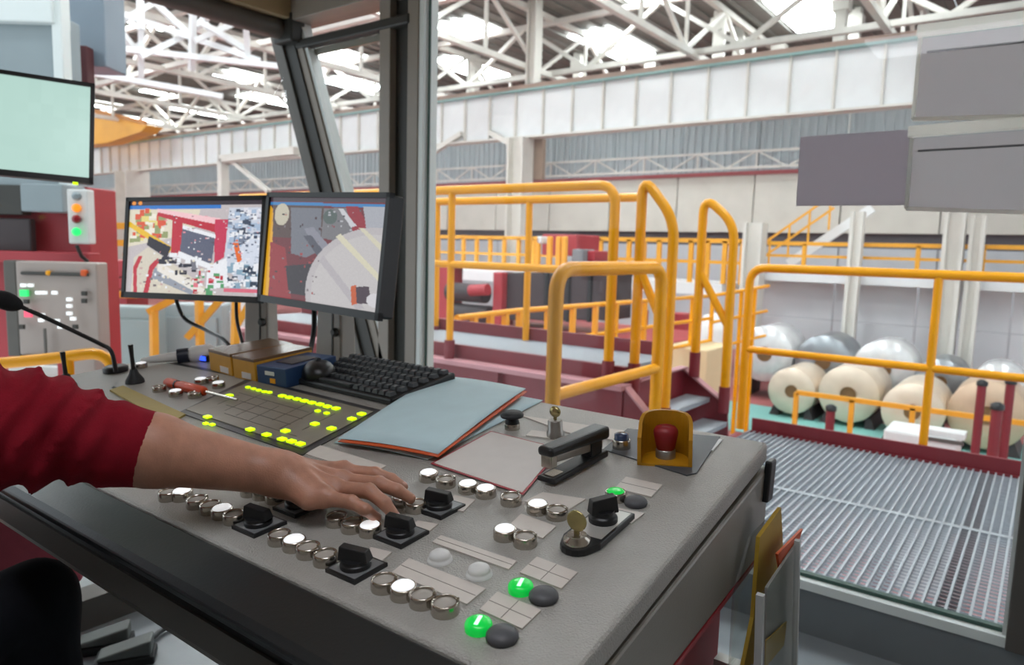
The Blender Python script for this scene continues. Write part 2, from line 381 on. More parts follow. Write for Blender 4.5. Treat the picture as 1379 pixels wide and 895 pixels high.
for px, py in ((644, 834), (701, 783)):
    Wm = DESKM(D(px, py, .011) - DN * .011)
    b_ = inst('green_button', green_me, None, con, Wm); b_['label'] = 'glowing green illuminated push button'
    inst('filament', fil_me, None, b_, Wm @ Matrix.Rotation(0.35, 4, 'Z'))
Wm = DESKM(D(829, 660, .014) - DN * .014)
b_ = inst('push_button', ring_me, None, con, Wm); inst('lens', raised_green, None, b_, Wm)
for px, py in ((676, 849), (732, 796), (856, 671)):
    b_ = inst('dome_button', dome_me, None, con, DESKM(D(px, py, .009) - DN * .009)); b_['label'] = 'black domed rubber push button'
for px, py in ((592, 745), (645, 764)):
    b_ = inst('white_button', wdome_me, None, con, DESKM(D(px, py, .009) - DN * .009)); b_['label'] = 'white domed push button'
# --- selector switches
plate_me = MB().obox((0, 0, .0024), (.0255, 0, 0), (0, .0255, 0), (0, 0, .0024)).mesh('switch_plate'); plate_me.materials.append(m_black)
inlay_me = MB().obox((0, 0, .0050), (.0225, 0, 0), (0, .0225, 0), (0, 0, .0003)).mesh('switch_inlay'); inlay_me.materials.append(mat('inlay_grey', '#7b7d7f', 0.3, 0.2))
kb = MB().lathe((0, 0, .007), (0, 0, 1), [(.0165, 0), (.0165, .004), (.0150, .006), (.0150, .009)], 24)
kb.hexa([(-.0075, -.0165, .014), (.0080, -.0175, .014), (.0080, .0175, .014), (-.0080, .0175, .014), (-.0055, -.0160, .029), (.0055, -.0160, .029), (.0055, .0150, .026), (-.0055, .0150, .026)])
knob_me = kb.mesh('switch_knob'); knob_me.materials.append(m_black)
for px, py, rz in ((592, 680, 0.75), (540, 716, 0.8), (480, 760, 0.7), (349, 703, 0.85), (402, 678, 0.6)):
    Wm = DESKM(D(px, py, .006) - DN * .006)
    b_ = inst('selector_switch', plate_me, None, con, Wm); inst('inlay', inlay_me, None, b_, Wm)
    k_ = inst('knob', knob_me, None, b_, Wm @ Matrix.Translation((0, -.001, -.0025)) @ Matrix.Rotation(-.75 - .7 * rz, 4, 'Z') @ Matrix.Scale(1.12, 4))
    md = k_.modifiers.new('edge', 'BEVEL'); md.width = .0015; md.segments = 2
# --- key selector on a long plate
pA = D(777, 735, .004); pB = D(826, 694, .004)
ax = pB - pA; ax /= np.linalg.norm(ax); ay = np.cross(DN, ax); ln = np.linalg.norm(pB - pA) + .012
poly = [pA + ax * (ln) + ay * .024, pA - ay * .0 + ax * .012 + ay * .024]
poly = [pA + ax * ln - ay * .026, pA + ax * ln + ay * .026, pA + ax * .012 + ay * .026] + [pA + (-ax * math.sin(t) + ay * math.cos(t)) * .021 for t in np.linspace(.2, math.pi - .2, 8)] + [pA + ax * .012 - ay * .026]
kp = obj('key_switch_plate', MB().prism([p - DN * .004 for p in poly[::-1]], DN * .009), m_black, con, bevel=.0015)
obj('inlay', MB().prism([p + DN * .0046 for p in (pA + ax * (ln - .004) - ay * .022, pA + ax * (ln - .004) + ay * .022, pA + ax * .022 + ay * .022, pA + ax * .022 - ay * .022)], DN * .0008), mat('plate_silver', '#b9b7b2', .35, .4), kp)
obj('lock_barrel', MB().lathe(pA + DN * .005, DN, [(.0165, 0), (.0165, .006), (.012, .009), (.012, .011)], 24), m_chrome, kp)
kc = pA + DN * .033
obj('key', MB().obox(pA + DN * .018, ax * .0012, ay * .0035, DN * .006).lathe(kc - ax * .0014, ax, [(.0125, 0), (.0135, .0006), (.0135, .0022), (.0125, .0028)], 20), m_brass, kp)
kk = pA + ax * (ln - .042) + DN * .005
kb2 = MB().lathe(kk, DN, [(.019, 0), (.019, .007), (.015, .010), (.015, .016)], 24)
d1 = ax * math.cos(.9) + ay * math.sin(.9); d2 = np.cross(DN, d1)
kb2.hexa([kk + DN * .012 - d1 * .009 - d2 * .019, kk + DN * .012 + d1 * .009 - d2 * .019, kk + DN * .012 + d1 * .009 + d2 * .019, kk + DN * .012 - d1 * .009 + d2 * .019,
          kk + DN * .034 - d1 * .007 - d2 * .017, kk + DN * .034 + d1 * .007 - d2 * .017, kk + DN * .031 + d1 * .007 + d2 * .017, kk + DN * .031 - d1 * .007 + d2 * .017])
obj('knob', kb2, m_black, kp, bevel=.0015)
# --- engraved labels
LAB = [[(551, 753), (654, 794), (629, 815), (528, 772)], [(670, 798), (729, 823), (703, 848), (646, 822)], [(723, 751), (778, 772), (756, 794), (700, 772)],
       [(594, 722), (696, 757), (685, 768), (582, 731)], [(702, 693), (749, 710), (731, 726), (686, 708)], [(843, 643), (892, 654), (877, 670), (828, 658)],
       [(731, 664), (789, 673), (765, 688), (706, 676)], [(826, 684), (868, 692), (850, 706), (812, 698)], [(563, 702), (590, 707), (572, 722), (546, 716)],
       [(612, 668), (640, 674), (624, 690), (598, 684)], [(500, 738), (528, 745), (505, 764), (478, 756)], [(430, 600), (520, 628), (500, 640), (412, 612)],
       [(716, 580), (756, 585), (748, 592), (708, 587)], [(946, 588), (973, 593), (960, 608), (930, 602)], [(700, 560), (842, 581), (832, 594), (770, 585)]]
for i, q in enumerate(LAB):
    w4 = [D(*c) for c in q]
    lb = obj('label_plate', MB().prism([p + DN * .0002 for p in w4[::-1]], DN * .0018), m_label if i != 13 else m_white, con)
    if i in (0, 1, 2, 5, 3):                               # engraved ruled lines
        mbl = MB(); mid0 = (w4[0] + w4[3]) / 2; mid1 = (w4[1] + w4[2]) / 2
        mbl.obox((mid0 + mid1) / 2 + DN * .0021, (mid1 - mid0) / 2 * .98, DV * .0004, DN * .0002)
        if i in (1, 2): 
            a0 = (w4[0] + w4[1]) / 2; a1 = (w4[3] + w4[2]) / 2; mbl.obox((a0 + a1) / 2 + DN * .0021, (a1 - a0) / 2 * .95, (.0004, 0, 0), DN * .0002)
        obj('engraved_line', mbl, m_line, lb)
# --- mimic board with lime indicators
mq = [D(250, 553), D(340, 514), D(503, 556), D(407, 606)]
fq = [D(241, 556), D(337, 509), D(517, 554), D(407, 614)]
mf = obj('mimic_frame', MB().prism([p + DN * .0002 for p in fq[::-1]], DN * .002), m_black, con)
obj('mimic_board', MB().prism([p + DN * .0022 for p in mq[::-1]], DN * .0015), m_mimic, mf)
lx = (mq[2] - mq[1]); lx /= np.linalg.norm(lx)
led_me = MB().obox((0, 0, .0018), (.0085, 0, 0), (0, .0065, 0), (0, 0, .0018)).mesh('indicator'); led_me.materials.append(m_lime)
LEDS = [(309, 533), (334, 522), (341.5, 524), (348.5, 526), (356, 528), (363, 529), (380, 533.6), (389.6, 535.7), (400, 538), (410, 540.4), (420, 542.8), (431, 545), (441, 548), (452.6, 550.6),
        (428, 554), (440, 557), (487, 558), (474, 564.6), (424, 571.4), (446.5, 577.6), (337, 579), (359, 586), (384.5, 581), (380, 592), (392.7, 595), (404.6, 598.4), (279.5, 562), (277, 571), (286, 572.5)]
for i, (px, py) in enumerate(LEDS):
    sx = 0.62 if i in range(1, 6) or i in (14, 15, 27, 28) else 0.9
    inst('indicator_light', led_me, None, mf, DESKM(D(px, py, .004)) @ Matrix.Diagonal((sx, sx, 1, 1)))
for k in range(7):                                       # printed flow lines of the diagram
    t = .12 + .12 * k; a0 = mq[0] * (1 - t) + mq[3] * t; b0 = mq[1] * (1 - t) + mq[2] * t
    s0, s1 = random.uniform(.05, .3), random.uniform(.55, .9)
    p0, p1 = a0 * (1 - s0) + b0 * s0, a0 * (1 - s1) + b0 * s1
    obj('diagram_line', MB().obox((p0 + p1) / 2 + DN * .0039, (p1 - p0) / 2, lx * .0007, DN * .0002), m_mimicline, mf)
for k in range(5):
    t = .15 + .16 * k; a0 = mq[0] * (1 - t) + mq[1] * t; b0 = mq[3] * (1 - t) + mq[2] * t
    s0, s1 = random.uniform(.05, .3), random.uniform(.6, .92)
    p0, p1 = a0 * (1 - s0) + b0 * s0, a0 * (1 - s1) + b0 * s1
    obj('diagram_line', MB().obox((p0 + p1) / 2 + DN * .0039, (p1 - p0) / 2, DV * .0007, DN * .0002), m_mimicline, mf)
# seam lines in the worktop
obj('worktop_seam', MB().prism([p + DN * .0001 for p in (D(243, 556), D(238, 553), D(150, 522), D(153, 520))], DN * .0006), m_black, con)
obj('worktop_seam', MB().prism([p + DN * .0001 for p in (D(206, 482), D(335, 507), D(337, 511), D(203, 484))][::-1], DN * .0006), m_black, con)
# --- emergency stop in its yellow guard, on a dark plate
pe = D(893, 612)
obj('stop_plate', MB().prism([p + DN * .0002 for p in (D(812, 606), D(845, 578), D(970, 589), D(938, 638), D(925, 641))][::-1], DN * .002), mat('stop_plate_grey', '#4a4d51', .5, 0), con)
m_guard = mat('guard_yellow', '#b5800d', .5, 0, .1, 30)
gl, gr = D(858, 626), D(932, 631)                        # front feet of the guard
gx = gr - gl; gw = np.linalg.norm(gx); gx /= gw; gy = np.cross(DN, gx); gc = (gl + gr) / 2
def guard_outline(r_off):
    hw = gw / 2 - r_off; pts = [(-hw, 0)]
    yb = .028
    for t in np.linspace(math.pi, 0, 15): pts.append((hw * math.cos(t), yb + (hw) * math.sin(t)))
    pts.append((hw, 0)); return pts
outer, inner = guard_outline(0), guard_outline(.006)
mbg = MB(); n = len(outer)
hgt = lambda y: .046 + min(1, y / .05) * .028
P = []
for (ox, oy), (ix, iy) in zip(outer, inner):
    ob_ = gc + gx * ox + gy * oy; ib_ = gc + gx * ix + gy * iy
    P += [ob_, ob_ + DN * hgt(oy), ib_ + DN * hgt(oy), ib_]
F = []
for i in range(n - 1):
    for a_, b2 in ((0, 1), (1, 2), (2, 3)): F.append((i * 4 + a_, i * 4 + b2, (i + 1) * 4 + b2, (i + 1) * 4 + a_))
F += [(3, 2, 1, 0), tuple((n - 1) * 4 + k for k in (0, 1, 2, 3))]
mbg.add(P, [q[::-1] for q in F], False)
mbg.prism([gc + gx * x + gy * y for x, y in outer][::-1], DN * .004)
gd = obj('stop_guard', mbg, m_guard, con)
ec = gc + gy * .036
obj('stop_collar', MB().lathe(ec + DN * .004, DN, [(.016, 0), (.016, .012), (.014, .014)], 24), m_steel, gd)
obj('stop_button', MB().lathe(ec + DN * .016, DN, [(.013, 0), (.015, .004), (.0195, .026), (.0195, .033), (.016, .0385), (.008, .041), (.001, .0415)], 28), mat('stop_red', '#8c1a22', .5, 0, .06, 30), gd)
# far corner controls
p = D(837, 604); bb = inst('pilot_button', ring_me, None, con, DESKM(p) @ Matrix.Diagonal((1, 1, 1.35, 1))); bb['label'] = 'chrome ringed button with a dark blue lens'
obj('lens', MB().lathe(p, DN, [(.0122, .015), (.0122, .026), (.009, .0275), (.001, .028)], 24), mat('blue_lens', '#33415e', .2, 0, .1, 20), bb)
p = D(690, 577); mb_ = obj('mushroom_button', MB().lathe(p, DN, [(.013, 0), (.013, .016), (.010, .018), (.010, .022), (.0215, .024), (.022, .028), (.018, .032), (.001, .0335)], 28), m_blacksoft, con); mb_['label'] = 'black flat mushroom push button'
obj('collar', MB().lathe(p, DN, [(.0145, 0), (.0145, .010), (.0140, .011)], 24), m_chrome, mb_)
p = D(748, 588); kl = obj('key_lock', MB().lathe(p, DN, [(.0155, 0), (.0155, .010), (.0135, .012), (.0135, .030), (.012, .032)], 28), m_steel, con)
obj('key', MB().obox(p + DN * .036, (.003, 0, 0), DV * .0012, DN * .005).ball(p + DN * .047, .0115, .006, .0105, axes=[(1, 0, 0), DV, DN]), m_brass, kl)
# ------------------------------------------------------------------ things on the console
def sheet(pts_fn, nu, nv, thick):
    """a thin curved sheet: pts_fn(u, v) -> world point; closed solid"""
    mb = MB(); P = [pts_fn(i / nu, j / nv) for j in range(nv + 1) for i in range(nu + 1)]
    Q = [V3(p) + DN * thick for p in P]; W1 = nu + 1; n = len(P); F = []
    for j in range(nv):
        for i in range(nu):
            a = j * W1 + i; q = (a, a + 1, a + W1 + 1, a + W1); F.append(tuple(k + n for k in q)); F.append(q[::-1])
    rim = [i for i in range(W1)] + [j * W1 + nu for j in range(1, nv + 1)] + [nv * W1 + i for i in range(nu - 1, -1, -1)] + [j * W1 for j in range(nv - 1, 0, -1)]
    for a, b in zip(rim, rim[1:] + rim[:1]): F.append((a, b, b + n, a + n))
    return mb.add(P + Q, F, True)
def quadfn(c, lift):                                     # bilinear patch over 4 desk corners, lifted by lift(u, v)
    c = [V3(p) for p in c]
    return lambda u, v: (c[0] * (1 - u) + c[1] * u) * (1 - v) + (c[3] * (1 - u) + c[2] * u) * v + DN * lift(u, v)
m_folder = mat('pale_blue_folder', '#bcd6dd', .6, 0, .05, 20, .1, 200)
m_orange = mat('orange_edge', '#d2561d', .55, 0, .06, 20)
m_paper = mat('paper_grey_white', '#d5d0cb', .7, 0, .04, 30)
# folder: lower leaf, orange leaf, top leaf
fo = root('paper_folder', D(585, 560), 'pale blue paper folder with an orange edged leaf lying beside the keyboard', 'folder')
lower = [D(600, 516), D(731, 540), D(576, 620), D(450, 597)]
top = [D(590, 506, .012), D(708, 524, .012), D(590, 611, .012), D(455, 590, .012)]
obj('back_leaf', sheet(quadfn(lower, lambda u, v: .001 + .004 * math.sin(3.1 * u) * v), 10, 8, .0015), m_folder, fo)
obj('orange_leaf', sheet(quadfn([p - DN * .0115 for p in (D(594, 511, .012), D(710, 526, .012), D(590, 614, .012), D(455, 593, .012))], lambda u, v: .009 + .003 * math.sin(3 * u)), 10, 8, .0012), m_orange, fo)
obj('front_leaf', sheet(quadfn([p - DN * .012 for p in top], lambda u, v: .0125 + .004 * math.sin(3 * u) + .002 * math.sin(4 * v)), 12, 10, .0012), m_folder, fo)
# loose laminated sheet with red border, under the stapler
pq = [D(661, 582), D(757, 606), D(705, 668), D(580, 626)]
ls = root('laminated_sheet', sum(pq) / 4, 'pale laminated instruction sheet with a thin red border under the stapler', 'paper')
obj('red_border', MB().prism([p + DN * .0022 for p in pq][::-1], DN * .0008), mat('sheet_red', '#a8404a', .5), ls)
cq = sum(pq) / 4
obj('sheet_face', MB().prism([cq + (p - cq) * .955 + DN * .003 for p in pq][::-1], DN * .0007), m_paper, ls)
# stapler
sa, sb = D(741, 650), D(806, 617)
st = root('stapler', (sa + sb) / 2, 'black desk stapler with chrome nose standing open on the console', 'stapler')
sd = sb - sa; sl = np.linalg.norm(sd); sd /= sl; sy = np.cross(DN, sd)
def sbar(x0, x1, w0, w1, z0a, z1a, z0b, z1b):
    P = []
    for (x, wd, za, zb_) in ((x0, w0, z0a, z1a), (x1, w1, z0b, z1b)):
        c = sa + sd * x + DN * .004; P += [c - sy * wd + DN * za, c + sy * wd + DN * za, c + sy * wd + DN * zb_, c - sy * wd + DN * zb_]
    return MB().add(P, [(0, 1, 2, 3), (7, 6, 5, 4), (0, 4, 5, 1), (1, 5, 6, 2), (2, 6, 7, 3), (3, 7, 4, 0)])
obj('base', sbar(-.012, sl + .008, .017, .015, 0, .008, 0, .012), m_black, st, bevel=.003)
obj('anvil', sbar(-.004, .022, .009, .009, .008, .0095, .008, .0095), m_chrome, st)
obj('magazine', sbar(-.006, sl, .0085, .0085, .030, .040, .016, .030), m_steel, st, bevel=.001)
obj('nose', sbar(-.010, .006, .010, .010, .022, .046, .021, .045), m_chrome, st, bevel=.002)
obj('hinge', sbar(sl - .034, sl - .006, .011, .011, .010, .036, .010, .036), m_black, st, bevel=.001)
obj('top_arm', sbar(-.014, sl + .012, .014, .016, .041, .056, .030, .052), m_black, st, bevel=.006, seg=3)
# keyboard
kq = [D(389, 515), D(527, 547), D(580, 508), D(450, 484)]
kbd = root('keyboard', sum(kq) / 4, 'black computer keyboard in front of the two monitors', 'keyboard')
ku = (kq[1] - kq[0]); kv = (kq[3] - kq[0]); kw = np.linalg.norm(ku); ku /= kw; kv -= ku * np.dot(kv, ku); kh = min(np.linalg.norm(kv), .2); kv /= np.linalg.norm(kv)
ko = kq[0] + DN * .001
obj('case', MB().hexa([ko, ko + ku * kw, ko + ku * kw + kv * kh, ko + kv * kh, ko + DN * .014, ko + ku * kw + DN * .014, ko + ku * kw + kv * kh + DN * .030, ko + kv * kh + DN * .030]), m_black, kbd, bevel=.004)
key_me = MB().hexa([(-.0085, -.0085, 0), (.0085, -.0085, 0), (.0085, .0085, 0), (-.0085, .0085, 0), (-.0065, -.006, .008), (.0065, -.006, .008), (.0065, .0075, .008), (-.0065, .0075, .008)]).mesh('key')
key_me.materials.append(mat('key_charcoal', '#2b2d30', .45, 0, .1, 30))
kn = np.cross(ku, kv + DN * (.016 / kh)); kn /= np.linalg.norm(kn)
ncol = int((kw - .03) / .0195); nrow = 6
for r in range(nrow):
    for c in range(ncol):
        if r == 0 and 4 <= c <= 9: continue
        vv = .018 + r * (kh - .036) / (nrow - 1)
        inst('key', key_me, None, kbd, basis(ko + ku * (.02 + c * (kw - .04) / (ncol - 1)) + kv * vv + DN * (.0145 + .016 * vv / kh), ku, kv, kn))
vv = .018
c = ko + ku * (.02 + 6.5 * (kw - .04) / (ncol - 1)) + kv * vv + DN * .0185
obj('space_bar', MB().obox(c, ku * .055, kv * .007, kn * .004), mat('key_charcoal', '#2b2d30'), kbd, bevel=.001)
# mouse-like dark hump beside the blue box
p = D(430, 514); mo = root('computer_mouse', p, 'black computer mouse leaning at the end of the keyboard', 'mouse')
obj('shell', MB().ball(p + DN * .024, .040, .052, .030, axes=[ku * .6 + kv * .8, kv * .6 - ku * .8, DN]), m_black, mo)
obj('wheel', MB().cone(p + DN * .0535 - ku * .004, p + DN * .0535 + ku * .004, .007, .007, 14), m_blacksoft, mo)
# cartons
def carton(name, A, B, C, h, m, label, lid, extra=None):     # A, B front feet, C far foot behind B
    A, B, C = D(*A), D(*B), D(*C); u = B - A; a = np.linalg.norm(u); u /= a; v = C - B; v -= u * np.dot(v, u); b = np.linalg.norm(v); v /= b
    r = root(name, A, label, 'box', 'small cartons beside the keyboard'); c = A + u * a / 2 + v * b / 2; p = A + u * a / 2
    obj('carton', MB().obox(c + DN * h / 2, u * a / 2 * .98, v * b / 2, DN * h / 2), m, r, bevel=.002)
    if lid: obj('lid', MB().obox(c + DN * (h + .003), u * (a / 2 * .98), v * (b / 2 + .001), DN * .004), lid, r, bevel=.0015)
    if extra: extra(r, p, u, v, a, b, h)
    return r
m_box = mat('carton_ochre', '#c48f24', .55, 0, .1, 20); m_lid = mat('lid_brown_film', '#6d5238', .25, 0, .12, 25); m_bluebox = mat('carton_navy', '#1d3b63', .5, 0, .1, 25)
def face_patch(m, u0, u1, z0, z1):
    def f(r, p, u, v, a, b, h):
        obj('print', MB().obox(p - v * .0006 + u * a * (u0 + u1) / 2 + DN * h * (z0 + z1) / 2, u * a * (u1 - u0) / 2, v * .0006, DN * h * (z1 - z0) / 2), m, r)
    return f
def blue_extra(r, p, u, v, a, b, h):
    face_patch(m_yel, -.05, .12, .15, .4)(r, p, u, v, a, b, h)
    face_patch(m_white, -.2, .1, .55, .75)(r, p, u, v, a, b, h)
    c = p + v * b * .5 + DN * (h + .001)
    obj('opening', MB().obox(c, u * a * .28, v * b * .25, DN * .0012), m_dark, r)
carton('carton_box', (283, 498), (313, 507), (374, 484), .050, m_box, 'ochre carton with brown film lid next to the white bottle', m_lid, face_patch(m_paper, .0, .35, .1, .4))
carton('carton_box', (315, 508), (345, 515), (402, 492), .050, m_box, 'ochre carton with brown film lid squeezed against the blue box', m_lid, face_patch(m_paper, -.1, .3, .1, .4))
carton('carton_box', (347, 516), (387, 523), (436, 500), .046, m_bluebox, 'navy blue carton with a torn opening on top', None, blue_extra)
# white bottle lying behind the cartons
q0, q1 = D(203, 484, .014), D(288, 474, .02)
bt = root('plastic_bottle', (q0 + q1) / 2, 'white plastic bottle with dark collar lying at the back of the console', 'bottle')
dq = q1 - q0
obj('neck', MB().tube([q0 - dq * .15, q0, q0 + dq * .42], [.006, .010, .014], 14), m_white, bt)
obj('collar', MB().cone(q0 + dq * .42, q0 + dq * .60, .021, .021, 20), mat('navy_collar', '#1c2434', .4), bt)
obj('bottle_body', MB().tube([q0 + dq * .6, q0 + dq * .66, q0 + dq * .95, q0 + dq * 1.02], [.016, .024, .024, .014], 18), m_white, bt)
p = D(276, 486); bl = root('usb_receiver', p, 'small black receiver glowing blue beside the white bottle', 'receiver')
obj('housing', MB().obox(p + DN * .009, (.022, .004, 0), DV * .010, DN * .009), m_black, bl, bevel=.002)
obj('glow_window', MB().obox(p + DN * .010 + np.array([.004, -.0108, -.0005]), (.014, .0025, 0), (0, .001, 0), DN * .006), mat('blue_glow', '#2a50ff', .3, emit=1.6), bl)
# screwdriver
s0, s1 = D(224, 514, .011), D(276, 527, .011); dsv = s1 - s0
sc_ = root('screwdriver', (s0 + s1) / 2, 'orange handled screwdriver lying between the lit buttons', 'screwdriver')
obj('handle', MB().tube([s0, s0 + dsv * .05, s0 + dsv * .25, s0 + dsv * .32, s0 + dsv * .4, s0 + dsv * .95, s0 + dsv], [.008, .0115, .0115, .009, .0115, .0115, .008], 10), mat('handle_orange', '#d2481a', .4, 0, .06, 40), sc_)
obj('handle_band', MB().cone(s0 + dsv * .27, s0 + dsv * .31, .0105, .0105, 12), m_black, sc_)
obj('shaft', MB().cone(s1, s1 + dsv * .75, .0035, .0030, 10), m_chrome, sc_)
# gooseneck microphone
b0 = D(156, 500); mic = root('gooseneck_microphone', b0, 'black gooseneck microphone with red ring rising from the console', 'microphone')
obj('base_ring', MB().lathe(b0, DN, [(.030, 0), (.031, .012), (.024, .016), (.020, .016)], 26), m_black, mic)
h1 = atd(8, 405, 1.62); n1 = D(156, 500, .02)
path = [n1, atd(150, 473, 1.80), atd(135, 463, 1.79), atd(100, 446, 1.73), atd(60, 427, 1.68), atd(24, 411, 1.64)]
pp = []
for i in range(len(path) - 1):
    for t in np.linspace(0, 1, 5)[:-1]:
        p0_, p1_, p2_, p3_ = path[max(i - 1, 0)], path[i], path[i + 1], path[min(i + 2, len(path) - 1)]
        pp.append(.5 * ((2 * p1_) + (-p0_ + p2_) * t + (2 * p0_ - 5 * p1_ + 4 * p2_ - p3_) * t * t + (-p0_ + 3 * p1_ - 3 * p2_ + p3_) * t ** 3))
pp.append(path[-1])
obj('gooseneck', MB().tube(pp, .0052, 12), m_black, mic)
md_ = (h1 - path[-1]) / np.linalg.norm(h1 - path[-1])
obj('ring_light', MB().cone(path[-1] - md_ * .004, path[-1] + md_ * .004, .0095, .0095, 16), mat('mic_red_ring', '#d81f2d', .3, emit=.5), mic)
obj('windscreen', MB().ball(h1, .021, .021, .036, axes=[frame_of(md_)[1], frame_of(md_)[2], md_]), mat('foam_black', '#141416', .9, 0, .2, 200, .5, 400), mic)
# small sticks
def stick(px, hpx, label):
    p = D(*px); h = hpx * np.linalg.norm(p - EYE) / FPX; r = root('joystick', p, label, 'joystick')
    obj('boot', MB().lathe(p, DN, [(.022, 0), (.021, .008), (.012, .022), (.008, .034)], 20), m_blacksoft, r)
    obj('lever', MB().tube([p + DN * .03, p + DN * h * .7, p + DN * h], [.0055, .0048, .0062], 10), m_black, r)
stick((182, 515), 46, 'short black lever with rubber boot beside the microphone')
stick((91, 522), 42, 'thin black lever half hidden behind the red sleeve')
# yellow note pad under the arm
nq = [D(148, 527), D(166, 521), D(250, 560), D(228, 572)]
npad = root('note_pad', sum(nq) / 4, 'dull yellow note pad peeping out behind the forearm', 'notepad')
obj('cover', MB().prism([p + DN * .0005 for p in nq], -DN * -.004), mat('pad_yellow', '#a6924a', .6), npad)

# ------------------------------------------------------------------ monitors
def polymask(U, Vv, poly):
    ins = np.zeros(U.shape, bool); n = len(poly)
    for i in range(n):
        x0, y0 = poly[i]; x1, y1 = poly[(i + 1) % n]
        if y0 == y1: continue
        c = ((y0 > Vv) != (y1 > Vv)) & (U < (x1 - x0) * (Vv - y0) / (y1 - y0) + x0); ins ^= c
    return ins
def paint(nx, ny, base, shapes, noise=.04, seed=1):
    rng = np.random.RandomState(seed)
    U, Vv = np.meshgrid((np.arange(nx) + .5) / nx, (np.arange(ny) + .5) / ny)
    img = np.ones((ny, nx, 3)) * V3(base)
    for kind, geo, colr in shapes:
        if kind == 'p': m = polymask(U, Vv, geo)
        elif kind == 'e': m = ((U - geo[0]) / geo[2]) ** 2 + ((Vv - geo[1]) / geo[3]) ** 2 < 1
        elif kind == 's':
            m = np.zeros(U.shape, bool); x0, y0, x1, y1, cnt, sz = geo
            for _ in range(cnt):
                x, y = rng.uniform(x0, x1), rng.uniform(y0, y1); a, b = rng.uniform(.3, 1, 2) * sz
                mm = (abs(U - x) < a) & (abs(Vv - y) < b); img[mm] = V3(colr[rng.randint(len(colr))])
            continue
        img[m] = V3(colr)
    img = np.clip(img + rng.normal(0, noise * 255, img.shape[:2] + (1,)), 0, 255)
    return img
def monitor(name, TL, TR, BL, bez, label, img, strength, thick=.045):
    TL, TR, BL = map(V3, (TL, TR, BL)); u = TR - TL; W = np.linalg.norm(u); u /= W
    v = BL - TL; v -= u * np.dot(v, u); Hh = np.linalg.norm(v); v /= Hh; nrm = np.cross(v, u)
    if np.dot(nrm, EYE - TL) < 0: nrm = -nrm
    r = root(name, TL + u * W / 2 + v * Hh, label, 'monitor')
    c = TL + u * W / 2 + v * Hh / 2
    obj('housing', MB().obox(c - nrm * (thick / 2 + .006), u * (W / 2 - .004), v * (Hh / 2 - .004), nrm * thick / 2), m_black, r, bevel=.006)
    fr = MB()
    for (cc, hu, hv) in ((c - v * (Hh / 2 - bez / 2), W / 2, bez / 2), (c + v * (Hh / 2 - bez * .75), W / 2, bez * .75), (c - u * (W / 2 - bez / 2), bez / 2, Hh / 2), (c + u * (W / 2 - bez / 2), bez / 2, Hh / 2)):
        fr.obox(cc - nrm * .004, u * hu, v * hv, nrm * .008)
    obj('bezel', fr, mat('bezel_black', '#121214', .35, 0, .1, 30), r)
    ny, nx = img.shape[:2]; a = TL + u * bez + v * bez - nrm * .003; sw, sh = W - 2 * bez, Hh - 2.5 * bez
    P = [a + u * sw * i / nx + v * sh * j / ny for j in range(ny + 1) for i in range(nx + 1)]
    F = [(j * (nx + 1) + i, (j + 1) * (nx + 1) + i, (j + 1) * (nx + 1) + i + 1, j * (nx + 1) + i + 1) for j in range(ny) for i in range(nx)]
    s_ = obj('screen', MB().add(P, F), picture_mat(name + '_picture', strength), r)
    ca = s_.data.color_attributes.new('picture', 'FLOAT_COLOR', 'CORNER')
    x = img.reshape(-1, 3) / 255.0; lin = np.where(x > .04045, ((x + .055) / 1.055) ** 2.4, x / 12.92)
    col4 = np.concatenate([lin, np.ones((len(lin), 1))], 1); ca.data.foreach_set('color', np.repeat(col4, 4, 0).ravel())
    return r, c, u, v, nrm, W, Hh
R_, PK, GR, DK, WH, CR = (190, 45, 62), (225, 120, 135), (120, 125, 140), (45, 42, 52), (238, 240, 245), (226, 218, 196)
